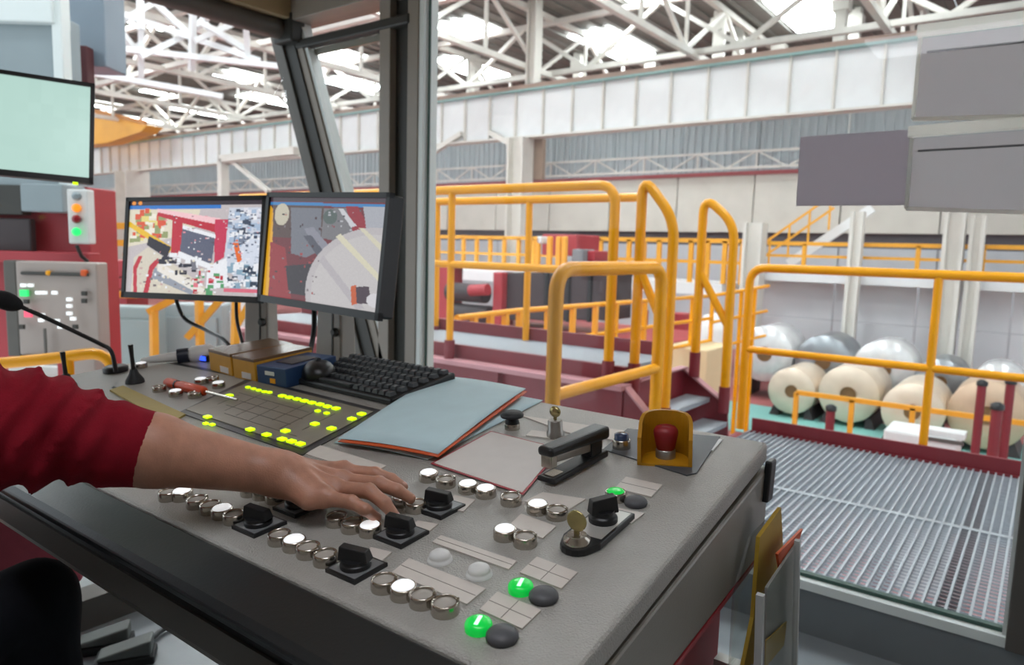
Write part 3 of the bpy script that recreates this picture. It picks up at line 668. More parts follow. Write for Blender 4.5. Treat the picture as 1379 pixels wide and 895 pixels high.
imgL = paint(200, 130, (196, 188, 190), [
    ('p', [(0, 0), (1, 0), (1, .045), (0, .045)], (60, 52, 60)), ('p', [(0, .05), (.7, .05), (.7, .085), (0, .085)], (50, 120, 200)),
    ('e', (.03, .02, .015, .02), (240, 150, 60)), ('e', (.08, .02, .015, .02), (240, 150, 60)),
    ('p', [(0, .09), (.55, .09), (.5, .35), (0, .5)], CR), ('s', (.02, .1, .3, .45, 60, .035), [(220, 90, 60), (230, 215, 130), (150, 160, 110), (240, 235, 220)]),
    ('p', [(0, .22), (.35, .5), (.33, .56), (0, .28)], (235, 190, 50)), ('p', [(.16, .38), (.34, .5), (.31, .62), (.15, .48)], DK),
    ('p', [(.22, .08), (.72, .22), (.72, .36), (.22, .16)], R_), ('p', [(.22, .08), (.70, .19), (.70, .26), (.22, .12)], (245, 200, 205)),
    ('p', [(.34, .2), (.42, .22), (.42, .62), (.34, .56)], R_), ('p', [(.66, .2), (.76, .2), (.74, .6), (.67, .66)], (200, 60, 90)),
    ('p', [(.42, .26), (.67, .36), (.65, .68), (.41, .54)], (96, 100, 120)), ('p', [(.42, .26), (.67, .36), (.67, .4), (.42, .3)], WH),
    ('p', [(.4, .54), (.66, .68), (.66, .74), (.39, .6)], WH), ('p', [(.05, .62), (.16, .5), (.3, .62), (.7, 1), (.04, 1)], (214, 206, 190)),
    ('p', [(.05, .72), (.09, .6), (.12, .6), (.08, .75), (.09, 1), (.06, 1)], R_), ('p', [(.14, 1), (.18, .7), (.24, .62), (.26, .65), (.21, .75), (.18, 1)], R_),
    ('p', [(.22, .72), (.58, .98), (.5, 1), (.2, .84)], (150, 156, 168)), ('p', [(.25, .66), (.62, .95), (.58, 1), (.24, .76)], (235, 230, 222)),
    ('s', (.28, .58, .55, .78, 26, .03), [(40, 40, 55), WH, (120, 120, 130)]), ('p', [(.76, .08), (1, .08), (1, 1), (.74, .7)], (205, 212, 226)),
    ('s', (.77, .08, .99, .5, 60, .035), [(120, 130, 150), WH, (225, 225, 235), (70, 80, 100), (170, 190, 215)]), ('e', (.95, .55, .1, .15), (215, 222, 236)),
    ('p', [(.8, .45), (.83, .4), (.87, .62), (.84, .66)], (230, 110, 50)), ('s', (.75, .68, 1, .9, 40, .04), [(60, 72, 90), (140, 170, 190), WH]),
    ('p', [(.62, .7), (.76, .6), (.78, .9), (.62, .95)], WH), ('s', (.52, .75, .74, .98, 26, .025), [R_, WH, PK, (90, 160, 110)]), ('p', [(.75, .92), (1, .92), (1, .96), (.75, .96)], (220, 110, 130)), ('s', (.1, .6, .7, .98, 70, .014), [WH, CR, (120, 110, 112), (200, 170, 165)]), ('s', (.2, .1, .98, .6, 60, .011), [WH, (215, 200, 205), (90, 80, 92), (230, 150, 160)]), ('s', (.76, .1, .99, .92, 120, .012), [WH, (180, 190, 205), (100, 110, 130)])], .012, 3)
imgR = paint(170, 130, (110, 36, 44), [
    ('p', [(0, 0), (1, 0), (1, .04), (0, .04)], (70, 58, 66)), ('p', [(0, .045), (.98, .055), (.98, .085), (0, .075)], (60, 130, 190)),
    ('p', [(0, .08), (.5, .08), (.5, .4), (0, .4)], (88, 66, 62)), ('p', [(0, .08), (.03, .12), (.07, .75), (.05, 1), (0, 1)], (230, 170, 40)),
    ('p', [(.03, .45), (.18, .5), (.28, 1), (.06, 1)], (150, 40, 46)), ('e', (.12, .17, .07, .11), (200, 192, 172)),
    ('p', [(.2, .1), (.48, .1), (.5, .5), (.38, .58), (.24, .55), (.22, .3)], (118, 120, 130)), ('p', [(.34, .3), (.42, .28), (.6, .48), (.5, .56)], (140, 140, 152)), ('p', [(.34, .37), (.41, .36), (.56, .54), (.5, .58)], (84, 84, 96)),
    ('p', [(.5, .1), (.72, .09), (.84, .28), (.62, .4), (.5, .38)], (120, 118, 122)), ('e', (.56, .18, .06, .07), (84, 96, 92)), ('p', [(.68, .08), (.78, .08), (.88, .26), (.76, .32)], (150, 34, 48)), ('p', [(.62, .1), (.66, .1), (.78, .25), (.74, .27)], (205, 205, 210)),
    ('p', [(.82, .08), (1, .08), (1, .5), (.86, .28)], (172, 174, 182)), ('p', [(.2, .68), (.5, .62), (.5, .95), (.25, .95)], (52, 44, 50)),
    ('e', (.96, .86, .56, .60), (190, 184, 186)), ('e', (.97, .88, .52, .56), (199, 194, 194)), ('p', [(.62, .36), (.66, .33), (1.0, .68), (1, .74)], (218, 212, 186)), ('p', [(.8, .27), (.84, .27), (1, .42), (1, .48)], (214, 208, 184)), ('p', [(.5, .6), (.53, .54), (.9, .98), (.84, 1)], (184, 178, 182)),
    ('p', [(.78, .8), (.82, .78), (.84, .95), (.8, .97)], (200, 90, 40)), ('p', [(.82, .8), (.92, .78), (.95, .93), (.84, .95)], (70, 50, 62)), ('e', (.97, .9, .06, .06), (215, 212, 216)), ('s', (.05, .1, .5, .95, 50, .012), [(70, 40, 46), (130, 120, 124), (160, 60, 62), (60, 50, 54)]), ('s', (.55, .1, .8, .3, 16, .012), [(90, 90, 96), (180, 180, 186), (140, 40, 52)])], .008, 5)
imgH = paint(12, 8, (186, 220, 210), [], .004, 7)
m_stand = mat('stand_beige_grey', '#a7a29a', .45, 0, .05, 12)
def stand(info, px, depth, wtop, wbot, arm_t):
    r, c, u, v, nrm, W, Hh = info
    b = atd(*px, depth); b[2] = 0; z = np.array([0, 0, 1.0]); top = c[2] + .03
    wv = np.array([u[0], u[1], 0]); wv /= np.linalg.norm(wv); dv = np.array([nrm[0], nrm[1], 0]); dv /= np.linalg.norm(dv)
    t = b + z * top; b1 = b + z * .80
    s_ = obj('stand_column', MB().hexa([b1 - wv * wbot - dv * .03, b1 + wv * wbot - dv * .03, b1 + wv * wbot + dv * .03, b1 - wv * wbot + dv * .03, t - wv * wtop - dv * .02, t + wv * wtop - dv * .02, t + wv * wtop + dv * .02, t - wv * wtop + dv * .02]), m_stand, r, bevel=.006)
    obj('groove', MB().hexa([b1 + wv * wbot * .3 + dv * .03, b1 + wv * wbot * .4 + dv * .03, b1 + wv * wbot * .4 + dv * .032, b1 + wv * wbot * .3 + dv * .032, t + wv * wtop * .3 + dv * .02, t + wv * wtop * .4 + dv * .02, t + wv * wtop * .4 + dv * .022, t + wv * wtop * .3 + dv * .022]), m_frame_d, s_)
    obj('screw', MB().lathe(b + z * 1.0 + wv * wbot * .55 + dv * .026, dv, [(.012, 0), (.013, .008), (.008, .014)], 14), m_frame_d, s_)
    obj('floor_post', MB().box(b - V3((.04, .04, 0)), b + V3((.04, .04, .80))), m_stand, r); obj('stand_foot', MB().box(b - V3((.14, .12, 0)), b + V3((.14, .12, .012))), m_stand, r)
    at_ = c + u * arm_t - nrm * .045; obj('arm', MB().beam(t - z * .03, at_, .05, .04).obox(at_, u * .05, v * .05, nrm * .008), m_frame_d, r)
iL = monitor('monitor', atd(171, 266, 2.23), atd(359, 263, 2.06), atd(184, 401, 2.21), .012, 'black monitor showing a busy red and white machine view', imgL, .74)
stand(iL, (352, 440), 2.27, .040, .048, .12)
iR = monitor('monitor', atd(361, 259, 2.03), atd(527, 259, 1.71), atd(365, 408, 2.01), .013, 'black monitor showing a pale coil roll in front of the post', imgR, .66)
stand(iR, (452, 460), 2.08, .045, .066, 0)
iH = monitor('monitor', atd(-95, 79, 2.36), atd(128, 113, 2.58), atd(-93, 227, 2.36), .014, 'hanging monitor with a plain mint green screen', imgH, .74)
r_, c_, u_, v_, n_, W_, H_ = iH
obj('power_light', MB().obox(c_ + v_ * (H_ / 2 + .003) + u_ * (W_ / 2 - .055), u_ * .008, v_ * .004, n_ * .006), m_lime, r_)
obj('ceiling_arm', MB().beam(c_ - n_ * .06 - u_ * .22, (c_ - n_ * .06 - u_ * .22)[:2].tolist() + [2.5], .05, .05).obox(c_ - n_ * .06 - u_ * .11, u_ * .13, v_ * .03, n_ * .012).obox(c_ - n_ * .055, u_ * .08, v_ * .08, n_ * .012), m_frame_d, r_)
# cables behind the monitors
def cable(name, pts, r, m, label):
    q = [V3(p) for p in pts]; out = []
    for i in range(len(q) - 1):
        for t in np.linspace(0, 1, 7)[:-1]:
            a, b, c, d = q[max(i - 1, 0)], q[i], q[i + 1], q[min(i + 2, len(q) - 1)]
            out.append(.5 * ((2 * b) + (-a + c) * t + (2 * a - 5 * b + 4 * c - d) * t * t + (-a + 3 * b - 3 * c + d) * t ** 3))
    out.append(q[-1])
    o = obj(name, MB().tube(out, r, 8), m); return tag(o, label, 'cable')
cable('monitor_cable', [atd(236, 400, 2.22), atd(248, 428, 2.24), atd(275, 443, 2.22), atd(300, 456, 2.15), D(312, 470, .006)], .006, m_black, 'black cable sagging from the machine view monitor')
cable('monitor_cable', [atd(318, 403, 2.16), atd(319, 430, 2.14), atd(324, 452, 2.10), D(330, 474, .006)], .005, m_black, 'thin black cable hanging straight behind the cartons')
cable('monitor_cable', [atd(423, 415, 2.0), atd(423, 440, 1.98), atd(420, 462, 1.95), D(414, 486, .006)], .007, m_black, 'thick black cable dropping from the coil view monitor')

# ------------------------------------------------------------------ document pocket on the console side
hx = -0.335
dh = root('document_holder', (-0.30, 1.0, 0.55), 'clear acrylic document pocket stuffed with papers on the console side', 'document holder')
m_acr = glass('acrylic', (0.86, 0.88, 0.87), 0.12, 0.08)
def quad3(ps, thick, nv=(1, 0, 0)): return MB().prism([V3(p) for p in ps], V3(nv) * thick)
def S(px, py, x): return on(px, py, 0, x)
obj('back_plate', quad3([S(986, 800, -.345), S(1008, 722, -.345), S(1030, 700, -.345), S(1000, 1000, -.345), S(975, 1000, -.345)][::-1], .004), m_acr, dh)
obj('yellow_envelope', quad3([S(1018, 722, -.325), S(1047, 682, -.325), S(1051, 760, -.325), S(1024, 806, -.325), S(1008, 900, -.325), S(990, 1010, -.325), S(975, 1000, -.325), S(1010, 830, -.325)][::-1], .006), mat('envelope_ochre', '#b0902c', .6, 0, .1, 15), dh)
obj('orange_folder', quad3([S(1044, 745, -.30), S(1078, 711, -.30), S(1070, 735, -.30), S(1048, 770, -.30)][::-1], .004), m_orange, dh)
obj('white_sheet', quad3([S(1030, 790, -.295), S(1072, 728, -.295), S(1066, 960, -.295), S(1020, 1010, -.295)][::-1], .004), mat('sheet_white', '#a9a7a4', .6, 0, .04, 20), dh)
obj('yellow_card', quad3([S(1030, 862, -.288), S(1058, 836, -.288), S(1054, 868, -.288), S(1029, 898, -.288)][::-1], .002), mat('envelope_ochre', '#b0902c'), dh)
obj('front_plate', quad3([S(1024, 800, -.28), S(1074, 725, -.28), S(1068, 1000, -.28), S(1016, 1010, -.28)][::-1], .004), m_acr, dh)
obj('edge_strip', MB().beam(S(1024, 800, -.275), S(1018, 1000, -.275), .008, .010).beam(S(1074, 727, -.275), S(1068, 1000, -.275), .007, .008), mat('acrylic_edge', '#b9bcbb', .25), dh)
for yy in (.88, 1.06): obj('bracket', MB().box((-.37, yy - .012, .60), (-.286, yy + .012, .62)), m_steel, dh)

# ------------------------------------------------------------------ cabin floor things
def pedal(px, label):
    p = on(*px, 2, 0); r = root('foot_pedal', p, label, 'pedal'); u = np.array([.55, .83, 0]); u /= np.linalg.norm(u); v = np.array([-u[1], u[0], 0]); z = np.array([0, 0, 1.0])
    obj('base', MB().obox(p + z * .012, u * .080, v * .042, z * .012), m_blacksoft, r, bevel=.004)
    obj('treadle', MB().hexa([p - u * .072 - v * .034 + z * .024, p + u * .072 - v * .034 + z * .024, p + u * .072 + v * .034 + z * .024, p - u * .072 + v * .034 + z * .024, p - u * .072 - v * .034 + z * .035, p + u * .072 - v * .034 + z * .070, p + u * .072 + v * .034 + z * .070, p - u * .072 + v * .034 + z * .035]), mat('pedal_grey', '#6c7270', .5, 0, .1, 30), r, bevel=.006)
pedal((140, 872), 'grey foot pedal standing proud on the cabin floor')
pedal((170, 890), 'low dark foot pedal beside the taller one')
cable('pedal_cable', [on(185, 862, 2, .02), on(205, 858, 2, .012), on(222, 846, 2, .012), on(270, 825, 2, .012), on(330, 815, 2, .012)], .008, mat('cable_grey', '#5e6265', .5), 'grey cable trailing from the foot pedals under the console')
p = on(128, 790, 2, 0); fr_ = root('foot_rest', p, 'flat grey foot rest with black edge under the console', 'foot rest')
obj('plate', MB().box((p[0] - .22, p[1] - .13, .015), (p[0] + .16, p[1] + .16, .05)), mat('footrest_grey', '#8f9494', .5), fr_, bevel=.004)
obj('rubber_edge', MB().box((p[0] - .22, p[1] - .15, 0), (p[0] + .17, p[1] - .13, .05)).box((p[0] + .16, p[1] - .13, 0), (p[0] + .18, p[1] + .16, .05)), m_blacksoft, fr_)
# red seat seen beyond the knee
ch = root('operator_stool', (-2.15, .45, 0), 'red upholstered stool pushed under the console beyond the knee', 'stool')
m_redseat = mat('seat_red_fabric', '#b4505e', .8, 0, .08, 40, .2, 300)
obj('seat', MB().box((-2.48, .30, .33), (-1.98, .80, .60)), m_redseat, ch, bevel=.03, seg=4)
obj('column', MB().cone((-2.17, .53, .05), (-2.17, .53, .34), .03, .025, 16), m_frame_d, ch)
for k in range(5):
    t = 2 * math.pi * k / 5
    obj('base_leg', MB().beam((-2.17, .53, .05), (-2.17 + .24 * math.cos(t), .53 + .24 * math.sin(t), .025), .04, .03), m_frame_d, ch)
# mesh sunshades on the big window
def woven(name, col):                                    # open weave that lets daylight glow through
    m = mat(name, col, .8, 0, .07, 60, .3, 500); nt = m.node_tree; b = nt.nodes['Principled BSDF']; o = nt.nodes['Material Output']
    t = nt.nodes.new('ShaderNodeBsdfTranslucent'); t.inputs[0].default_value = srgb(col) + [1]
    x = nt.nodes.new('ShaderNodeMixShader'); x.inputs[0].default_value = .8
    nt.links.new(b.outputs[0], x.inputs[1]); nt.links.new(t.outputs[0], x.inputs[2]); nt.links.new(x.outputs[0], o.inputs[0]); return m
m_mesh = woven('mesh_grey', '#cfced0'); m_mesh2 = woven('mesh_mauve', '#bfbbc1')
m_railw = woven('rail_translucent_white', '#f6f6f2')
def shade(c4, m, label, bars):
    y = YW + .13; q = [on(x, py, 1, y) for x, py in c4]; r = root('window_blind', (q[0] + q[2]) / 2, label, 'blind', 'mesh blinds on the big window')
    obj('mesh_panel', MB().prism(q[::-1], (0, .008, 0)), m, r)
    if bars:
        e = np.array([0, -.008, 0]); z = np.array([0, 0, 1.0])
        obj('header_rail', MB().obox((q[0] + q[1]) / 2 + e + z * .02, (q[1] - q[0]) / 2 + np.array([.01, 0, 0]), (0, .014, 0), (0, 0, .017)), m_railw, r, bevel=.004)
        obj('side_rail', MB().beam(q[0] + e, q[3] + e, .012, .010), m_railw, r)
        obj('hem_bar', MB().beam(q[3] + e, q[2] + e, .012, .012), m_railw, r)
        l0 = q[0] * .82 + q[3] * .18 + e * .6; l1 = q[1] * .82 + q[2] * .18 + e * .6
        obj('seam', MB().beam(l0 + np.array([.02, 0, 0]), l1, .004, .006), mat('mesh_seam', '#77767a', .8), r)
shade([(1240, 52), (1480, 22), (1470, 155), (1230, 161)], m_mesh, 'grey mesh blind with white header rail, uppermost on the window', True)
shade([(1228, 187), (1478, 168), (1470, 289), (1221, 281)], m_mesh, 'grey mesh blind with white rails hanging under the uppermost blind', True)
shade([(1078, 184), (1227, 174), (1221, 276), (1072, 277)], m_mesh2, 'frameless mauve mesh blind panel on the glass', False)
# ------------------------------------------------------------------ the operator
def surface_nets(fn, lo, hi, h):
    if isinstance(h, tuple): GA = h
    else: GA = [np.arange(lo[i], hi[i] + h, h) for i in range(3)]
    gx, gy, gz = GA; n = np.array([len(g) for g in GA])
    G = np.stack(np.meshgrid(gx, gy, gz, indexing='ij'), -1).reshape(-1, 3)
    val = np.concatenate([fn(G[i:i + 200000]) for i in range(0, len(G), 200000)]).reshape(n)
    c = n - 1; acc = np.zeros((*c, 3)); cnt = np.zeros(c)
    off = [(i, j, k) for i in (0, 1) for j in (0, 1) for k in (0, 1)]
    for a in off:
        for ax_ in range(3):
            if a[ax_]: continue
            b = list(a); b[ax_] = 1
            va = val[a[0]:a[0] + c[0], a[1]:a[1] + c[1], a[2]:a[2] + c[2]]; vb = val[b[0]:b[0] + c[0], b[1]:b[1] + c[1], b[2]:b[2] + c[2]]
            m = (va < 0) != (vb < 0); t = np.where(m, va / np.where(m, va - vb, 1), 0)
            p = np.zeros((*c, 3)); p[...] = a; p[..., ax_] += t
            acc += p * m[..., None]; cnt += m
    act = cnt > 0; idx = -np.ones(c, int); idx[act] = np.arange(act.sum())
    ijk = np.stack(np.nonzero(act), -1)
    fr = ijk + acc[act] / cnt[act][:, None]; Vt = np.stack([np.interp(fr[:, i], np.arange(n[i]), GA[i]) for i in range(3)], -1); Q = []
    for ax_ in range(3):
        u, v = [(1, 2), (2, 0), (0, 1)][ax_]
        sl = [slice(1, c[0]), slice(1, c[1]), slice(1, c[2])]; sl[ax_] = slice(0, c[ax_])
        sl2 = list(sl); sl2[ax_] = slice(1, c[ax_] + 1)
        A, B = val[tuple(sl)] < 0, val[tuple(sl2)] < 0
        for flip, mk in ((False, A & ~B), (True, ~A & B)):
            e = np.stack(np.nonzero(mk), -1) + np.array([s.start for s in sl])
            def cell(du, dv):
                q = e.copy(); q[:, u] += du; q[:, v] += dv; return idx[q[:, 0], q[:, 1], q[:, 2]]
            q = np.stack([cell(-1, -1), cell(0, -1), cell(0, 0), cell(-1, 0)], -1)
            q = q[(q >= 0).all(1)]
            Q.append(q[:, ::-1] if flip else q)
    return Vt, np.concatenate(Q)
def rc(P, a, b, ra, rb, flat=None):           # tapered capsule, optionally flattened across axis flat by factor
    a, b = V3(a), V3(b); d = b - a; t = np.clip(((P - a) @ d) / (d @ d + 1e-12), 0, 1)
    w_ = P - (a + t[:, None] * d)
    if flat is not None:
        ax_, k = flat; w_ = w_ + np.outer((w_ @ ax_) * (1 / k - 1), ax_)
    return np.linalg.norm(w_, axis=1) - (ra + (rb - ra) * t)
def smin(a, b, k):
    h = np.clip(.5 + .5 * (b - a) / k, 0, 1); return b * (1 - h) + a * h - k * h * (1 - h)
def ell(P, c, r, ax_=None):
    q = P - V3(c)
    if ax_ is not None: q = q @ np.array(ax_).T
    r = V3(r); k0 = np.linalg.norm(q / r, axis=1); k1 = np.linalg.norm(q / r ** 2, axis=1) + 1e-9; return k0 * (k0 - 1) / k1
def net_obj(name, nets, m, parent):
    vs, fs, o = [], [], 0
    for v, f in nets: vs.append(v); fs.append(f + o); o += len(v)
    vs = np.concatenate(vs); fs = np.concatenate(fs); org = np.array(WM[parent.name].translation)
    me = bpy.data.meshes.new(name); me.from_pydata((vs - org).tolist(), [], fs.tolist()); me.polygons.foreach_set('use_smooth', [True] * len(me.polygons)); me.update()
    ob_ = bpy.data.objects.new(name, me); me.materials.append(m); return _link(ob_, parent, Matrix.Translation(org))

m_skin = mat('skin', '#ae7d67', .48, 0, .2, 45, .14, 450, stretch=(1, 1, 1))
_b = m_skin.node_tree.nodes['Principled BSDF']; _b.inputs['Subsurface Weight'].default_value = .12; _b.inputs['Subsurface Radius'].default_value = (.01, .004, .002); _b.inputs['Subsurface Scale'].default_value = .4
m_knit = mat('sweater_red', '#7c0e1f', .9, 0, .1, 60, .45, 500, spec=.2)
m_trou = mat('trousers_black', '#15171d', .85, 0, .12, 60, .2, 500, spec=.2)

WR = atd(376, 637, 0.99)
SH_R = V3((-1.20, .10, 1.13)); EL = atd(-18, 573, .845)
FA = atd(205, 606, .925)
# hand joints from the pose seen in the photo: (knuckle, middle joint, end joint, tip)
FING = [
    [atd(463, 632, 1.045), atd(505, 638, 1.035), atd(527, 645, 1.028), D(543, 655, .024)],
    [atd(462, 645, 1.012), atd(510, 651, .995), atd(535, 660, .985), D(553, 671, .022)],
    [atd(452, 655, .980), atd(497, 661, .960), atd(518, 677, .945), D(533, 697, .018)],
    [atd(437, 667, .955), atd(473, 676, .940), atd(492, 686, .930), D(507, 697, .014)]]
FR = [(.0115, .0098, .0085, .0072), (.0120, .0102, .0088, .0075), (.0118, .0100, .0086, .0073), (.0108, .0090, .0078, .0068)]
THUMB = [atd(405, 628, 1.03), atd(440, 640, 1.055), atd(474, 652, 1.055), atd(498, 662, 1.045)]
ha = FING[1][0] - WR; ha /= np.linalg.norm(ha)
hs = FING[0][0] - FING[3][0]; hs -= ha * np.dot(hs, ha); hs /= np.linalg.norm(hs); hn = np.cross(hs, ha)
if hn[2] < 0: hn = -hn
def hand_sdf(P):
    d = rc(P, WR, FA, .0285, .044, None)
    d = smin(d, rc(P, FA, EL, .044, .050), .02)
    palm = None
    for i, f in enumerate(FING):
        q = rc(P, WR + hs * (.012 - .008 * i), f[0] - hn * .004, .0185, .0130, None)
        palm = q if palm is None else smin(palm, q, .016)
    palm = smin(palm, rc(P, WR - hs * .012 + ha * .02 - hn * .008, FING[3][0] - ha * .02 - hn * .010, .017, .012), .014)
    d = smin(d, palm, .022)
    th = rc(P, WR + hs * .016 + ha * .012, THUMB[1], .017, .0135)
    th = smin(th, rc(P, THUMB[1], THUMB[2], .0125, .0110), .006); th = smin(th, rc(P, THUMB[2], THUMB[3], .0110, .0085), .005)
    d = smin(d, th, .012)
    fing = None
    for f, r in zip(FING, FR):
        q = rc(P, f[0] - hn * .003, f[1], r[0], r[1]); q = smin(q, rc(P, f[1], f[2], r[1] * 1.03, r[2]), .004); q = smin(q, rc(P, f[2], f[3], r[2], r[3]), .004)
        q = np.minimum(q, np.linalg.norm(P - (f[1] + hn * .001), axis=1) - r[1] * 1.08)
        q = smin(q, np.linalg.norm(P - (f[0] + hn * .001), axis=1) - .0118, .006)      # knuckle
        fing = q if fing is None else smin(fing, q, .0025)
    d = smin(d, fing, .007)
    for f in FING:                                                                     # tendon ridges on the back
        d = smin(d, rc(P, WR + ha * .02 + hn * .020, f[0] + hn * .0075, .003, .0035), .008)
    d = smin(d, ell(P, WR - hs * .022 + hn * .016 - ha * .018, (.010, .010, .010)), .02)
    return d
def bounds(pts, pad): pts = V3(pts); return pts.min(0) - pad, pts.max(0) + pad
allp = [WR, FA, EL] + [p for f in FING for p in f] + THUMB
# head and neck, out of frame, turned towards the desk
HC = V3((-1.40, .05, 1.47)); fw = V3((.55, .82, -.15)); fw /= np.linalg.norm(fw); rt = np.cross(fw, (0, 0, 1)); rt /= np.linalg.norm(rt); up = np.cross(rt, fw)
AXH = [rt, fw, up]
def head_sdf(P):
    d = ell(P, HC, (.076, .095, .115), AXH)
    d = smin(d, ell(P, HC + fw * .025 - up * .065, (.055, .065, .055), AXH), .03)
    d = smin(d, rc(P, HC - up * .06 - fw * .02, HC - up * .20 - fw * .05, .055, .060), .03)
    d = smin(d, rc(P, HC + fw * .095 + up * .012, HC + fw * .112 - up * .028, .008, .013), .012)
    for s in (-1, 1):
        d = smin(d, ell(P, HC + rt * s * .078 - fw * .01 - up * .005, (.010, .020, .030), AXH), .006)
        d = np.maximum(d, -(ell(P, HC + rt * s * .032 + fw * .098 + up * .010, (.016, .010, .009), AXH)) * .6)
    d = smin(d, rc(P, HC + fw * .088 - up * .062 - rt * .02, HC + fw * .088 - up * .062 + rt * .02, .006, .006), .006)
    return d
# other hand resting on the thigh
LW = V3((-1.72, .30, .66)); LF = [LW + V3((.02 * (i - 1.5), .085 + .004 * (i % 2), -.012)) for i in range(4)]
def lhand_sdf(P):
    d = rc(P, LW + V3((-.06, -.16, .06)), LW, .036, .026)
    for i, f in enumerate(LF):
        d = smin(d, rc(P, LW, f, .018, .011), .012)
        d = smin(d, smin(rc(P, f, f + V3((0, .042, -.006)), .010, .0085), rc(P, f + V3((0, .042, -.006)), f + V3((0, .068, -.026)), .0085, .007), .004), .004)
    return smin(d, smin(rc(P, LW + V3((.02, .01, 0)), LW + V3((.055, .055, -.012)), .014, .011), rc(P, LW + V3((.055, .055, -.012)), LW + V3((.06, .09, -.02)), .011, .008), .005), .01)
def within(fn, lo, hi):
    def g(P):
        out = np.full(len(P), .25); m = ((P > V3(lo)) & (P < V3(hi))).all(1)
        if m.any(): out[m] = fn(P[m])
        return out
    return g
def trunk_sdf(P):
    d = rc(P, (-1.55, -.03, .60), (-1.42, .02, 1.02), .125, .120)
    d = smin(d, rc(P, SH_R, (-1.62, .02, 1.15), .06, .06), .06); d = smin(d, rc(P, SH_R, EL, .055, .046), .03)
    d = smin(d, rc(P, (-1.62, .02, 1.14), (-1.83, .06, .86), .055, .045), .03); d = smin(d, rc(P, (-1.83, .06, .86), LW + V3((-.03, -.08, .03)), .043, .034), .02)
    return smin(d, rc(P, (-1.45, .02, 1.12), HC - up * .16 - fw * .04, .07, .055), .04)
lo_h, hi_h = bounds(allp, .07)
_h, _hd, _lh = within(hand_sdf, lo_h, hi_h), within(head_sdf, HC - .30, HC + .22), within(lhand_sdf, LW - V3((.16, .30, .14)), LW + V3((.14, .24, .14)))
def person_sdf(P): return smin(np.minimum(np.minimum(_h(P), _hd(P)), _lh(P)), trunk_sdf(P), .012)
def axis(lo, hi, fine, coarse):                       # grid lines, dense inside the fine intervals
    x = lo; out = [x]
    while x < hi:
        h = next((f[2] for f in fine if f[0] <= x < f[1]), coarse); x += h; out.append(x)
    return np.array(out)
GAX = (axis(-1.98, -.60, [(-1.52, -1.30, .009), (-.93, -.60, .0030)], .014), axis(-.20, .80, [(-.1, .16, .009), (.44, .78, .0030)], .014), axis(.42, 1.66, [(.56, .74, .009), (.875, 1.03, .0030), (1.28, 1.64, .008)], .014))
body_net = surface_nets(person_sdf, 0, 0, GAX)
per = root('person', (-1.55, .1, 0), 'seated operator in a red sweater and black trousers pressing buttons with one hand', 'person')
body = net_obj('body', [body_net], m_skin, per)
nails = MB()
for f in FING:
    d_ = f[3] - f[2]; d_ /= np.linalg.norm(d_); nn_ = hn - d_ * np.dot(hn, d_); nn_ /= np.linalg.norm(nn_); sd_ = np.cross(d_, nn_)
    obj('fingernail', MB().ball(f[3] + nn_ * .0052 - d_ * .001, .0055, .0042, .0022, 12, 8, axes=[d_, sd_, nn_]), mat('nail', '#c99a8b', .3), body)
hair_net = surface_nets(lambda P: np.maximum(np.maximum(ell(P, HC + up * .012 - fw * .010, (.084, .100, .118), AXH), -(P - (HC - up * .03)) @ up), ((P - (HC + fw * .055)) @ fw) - .05 * np.clip(((P - HC) @ up) / .1, 0, 1)), HC - .2, HC + .2, .008)
net_obj('hair', [hair_net], mat('hair_dark', '#2a211b', .6, 0, .2, 60), per)
eyes = MB()
for s in (-1, 1): eyes.ball(HC + rt * s * .032 + fw * .082 + up * .010, .011)
obj('eyes', eyes, mat('eye_white', '#d8d4cc', .3), per)
# sweater
CUFF0, CUFF1 = atd(206, 606, .927), atd(150, 597, .905)
SP = [atd(100, 585, .885), atd(40, 578, .862), EL]
def sweater(P):
    ax1 = CUFF1 - CUFF0
    def fold(base, amp):                              # bunched cloth along the forearm
        s = (P - CUFF0) @ ((SP[1] - CUFF0) / np.linalg.norm(SP[1] - CUFF0))
        a_ = (P - CUFF0) @ V3((0, 0, 1)); b_ = (P - CUFF0) @ hs
        w_ = np.clip((s - .035) / .03, 0, 1)
        return base - amp * w_ * ((1 - 2 * np.abs(np.sin(s * 84 + a_ * 26 + .9 * np.sin(b_ * 30 + s * 22)))) * .65 + .35 * np.sin(s * 95 - a_ * 60 + 2))
    d = rc(P, CUFF0, CUFF1, .0485, .052)
    d = np.maximum(d, ((P - CUFF0) @ (-ax1 / np.linalg.norm(ax1))) - .0)
    sl = smin(rc(P, CUFF1, SP[0], .053, .0595), rc(P, SP[0], SP[1], .0595, .066), .01)
    sl = smin(sl, rc(P, SP[1], SP[2], .066, .067), .01)
    up_ = rc(P, SP[2], SH_R, .066, .080)
    sl = fold(smin(sl, up_, .03), .0100)
    d = smin(d, sl, .006)
    tor = rc(P, (-1.55, -.03, .58), (-1.42, .02, 1.02), .155, .150)
    tor = smin(tor, rc(P, SH_R + V3((-.04, 0, .0)), (-1.62, .02, 1.15), .085, .085), .08)
    tor = smin(tor, rc(P, (-1.62, .02, 1.14), (-1.83, .06, .86), .080, .062), .04)
    tor = smin(tor, rc(P, (-1.83, .06, .86), (-1.745, .235, .70), .060, .042), .03)
    tor = np.maximum(tor, -(rc(P, HC - up * .22 - fw * .05, HC - up * .05, .066, .066)))
    return smin(d, tor, .03)
sw1 = surface_nets(sweater, (-2.0, -.25, .38), (-.72, .55, 1.32), .0065)
sw = net_obj('sweater', [sw1], m_knit, per)
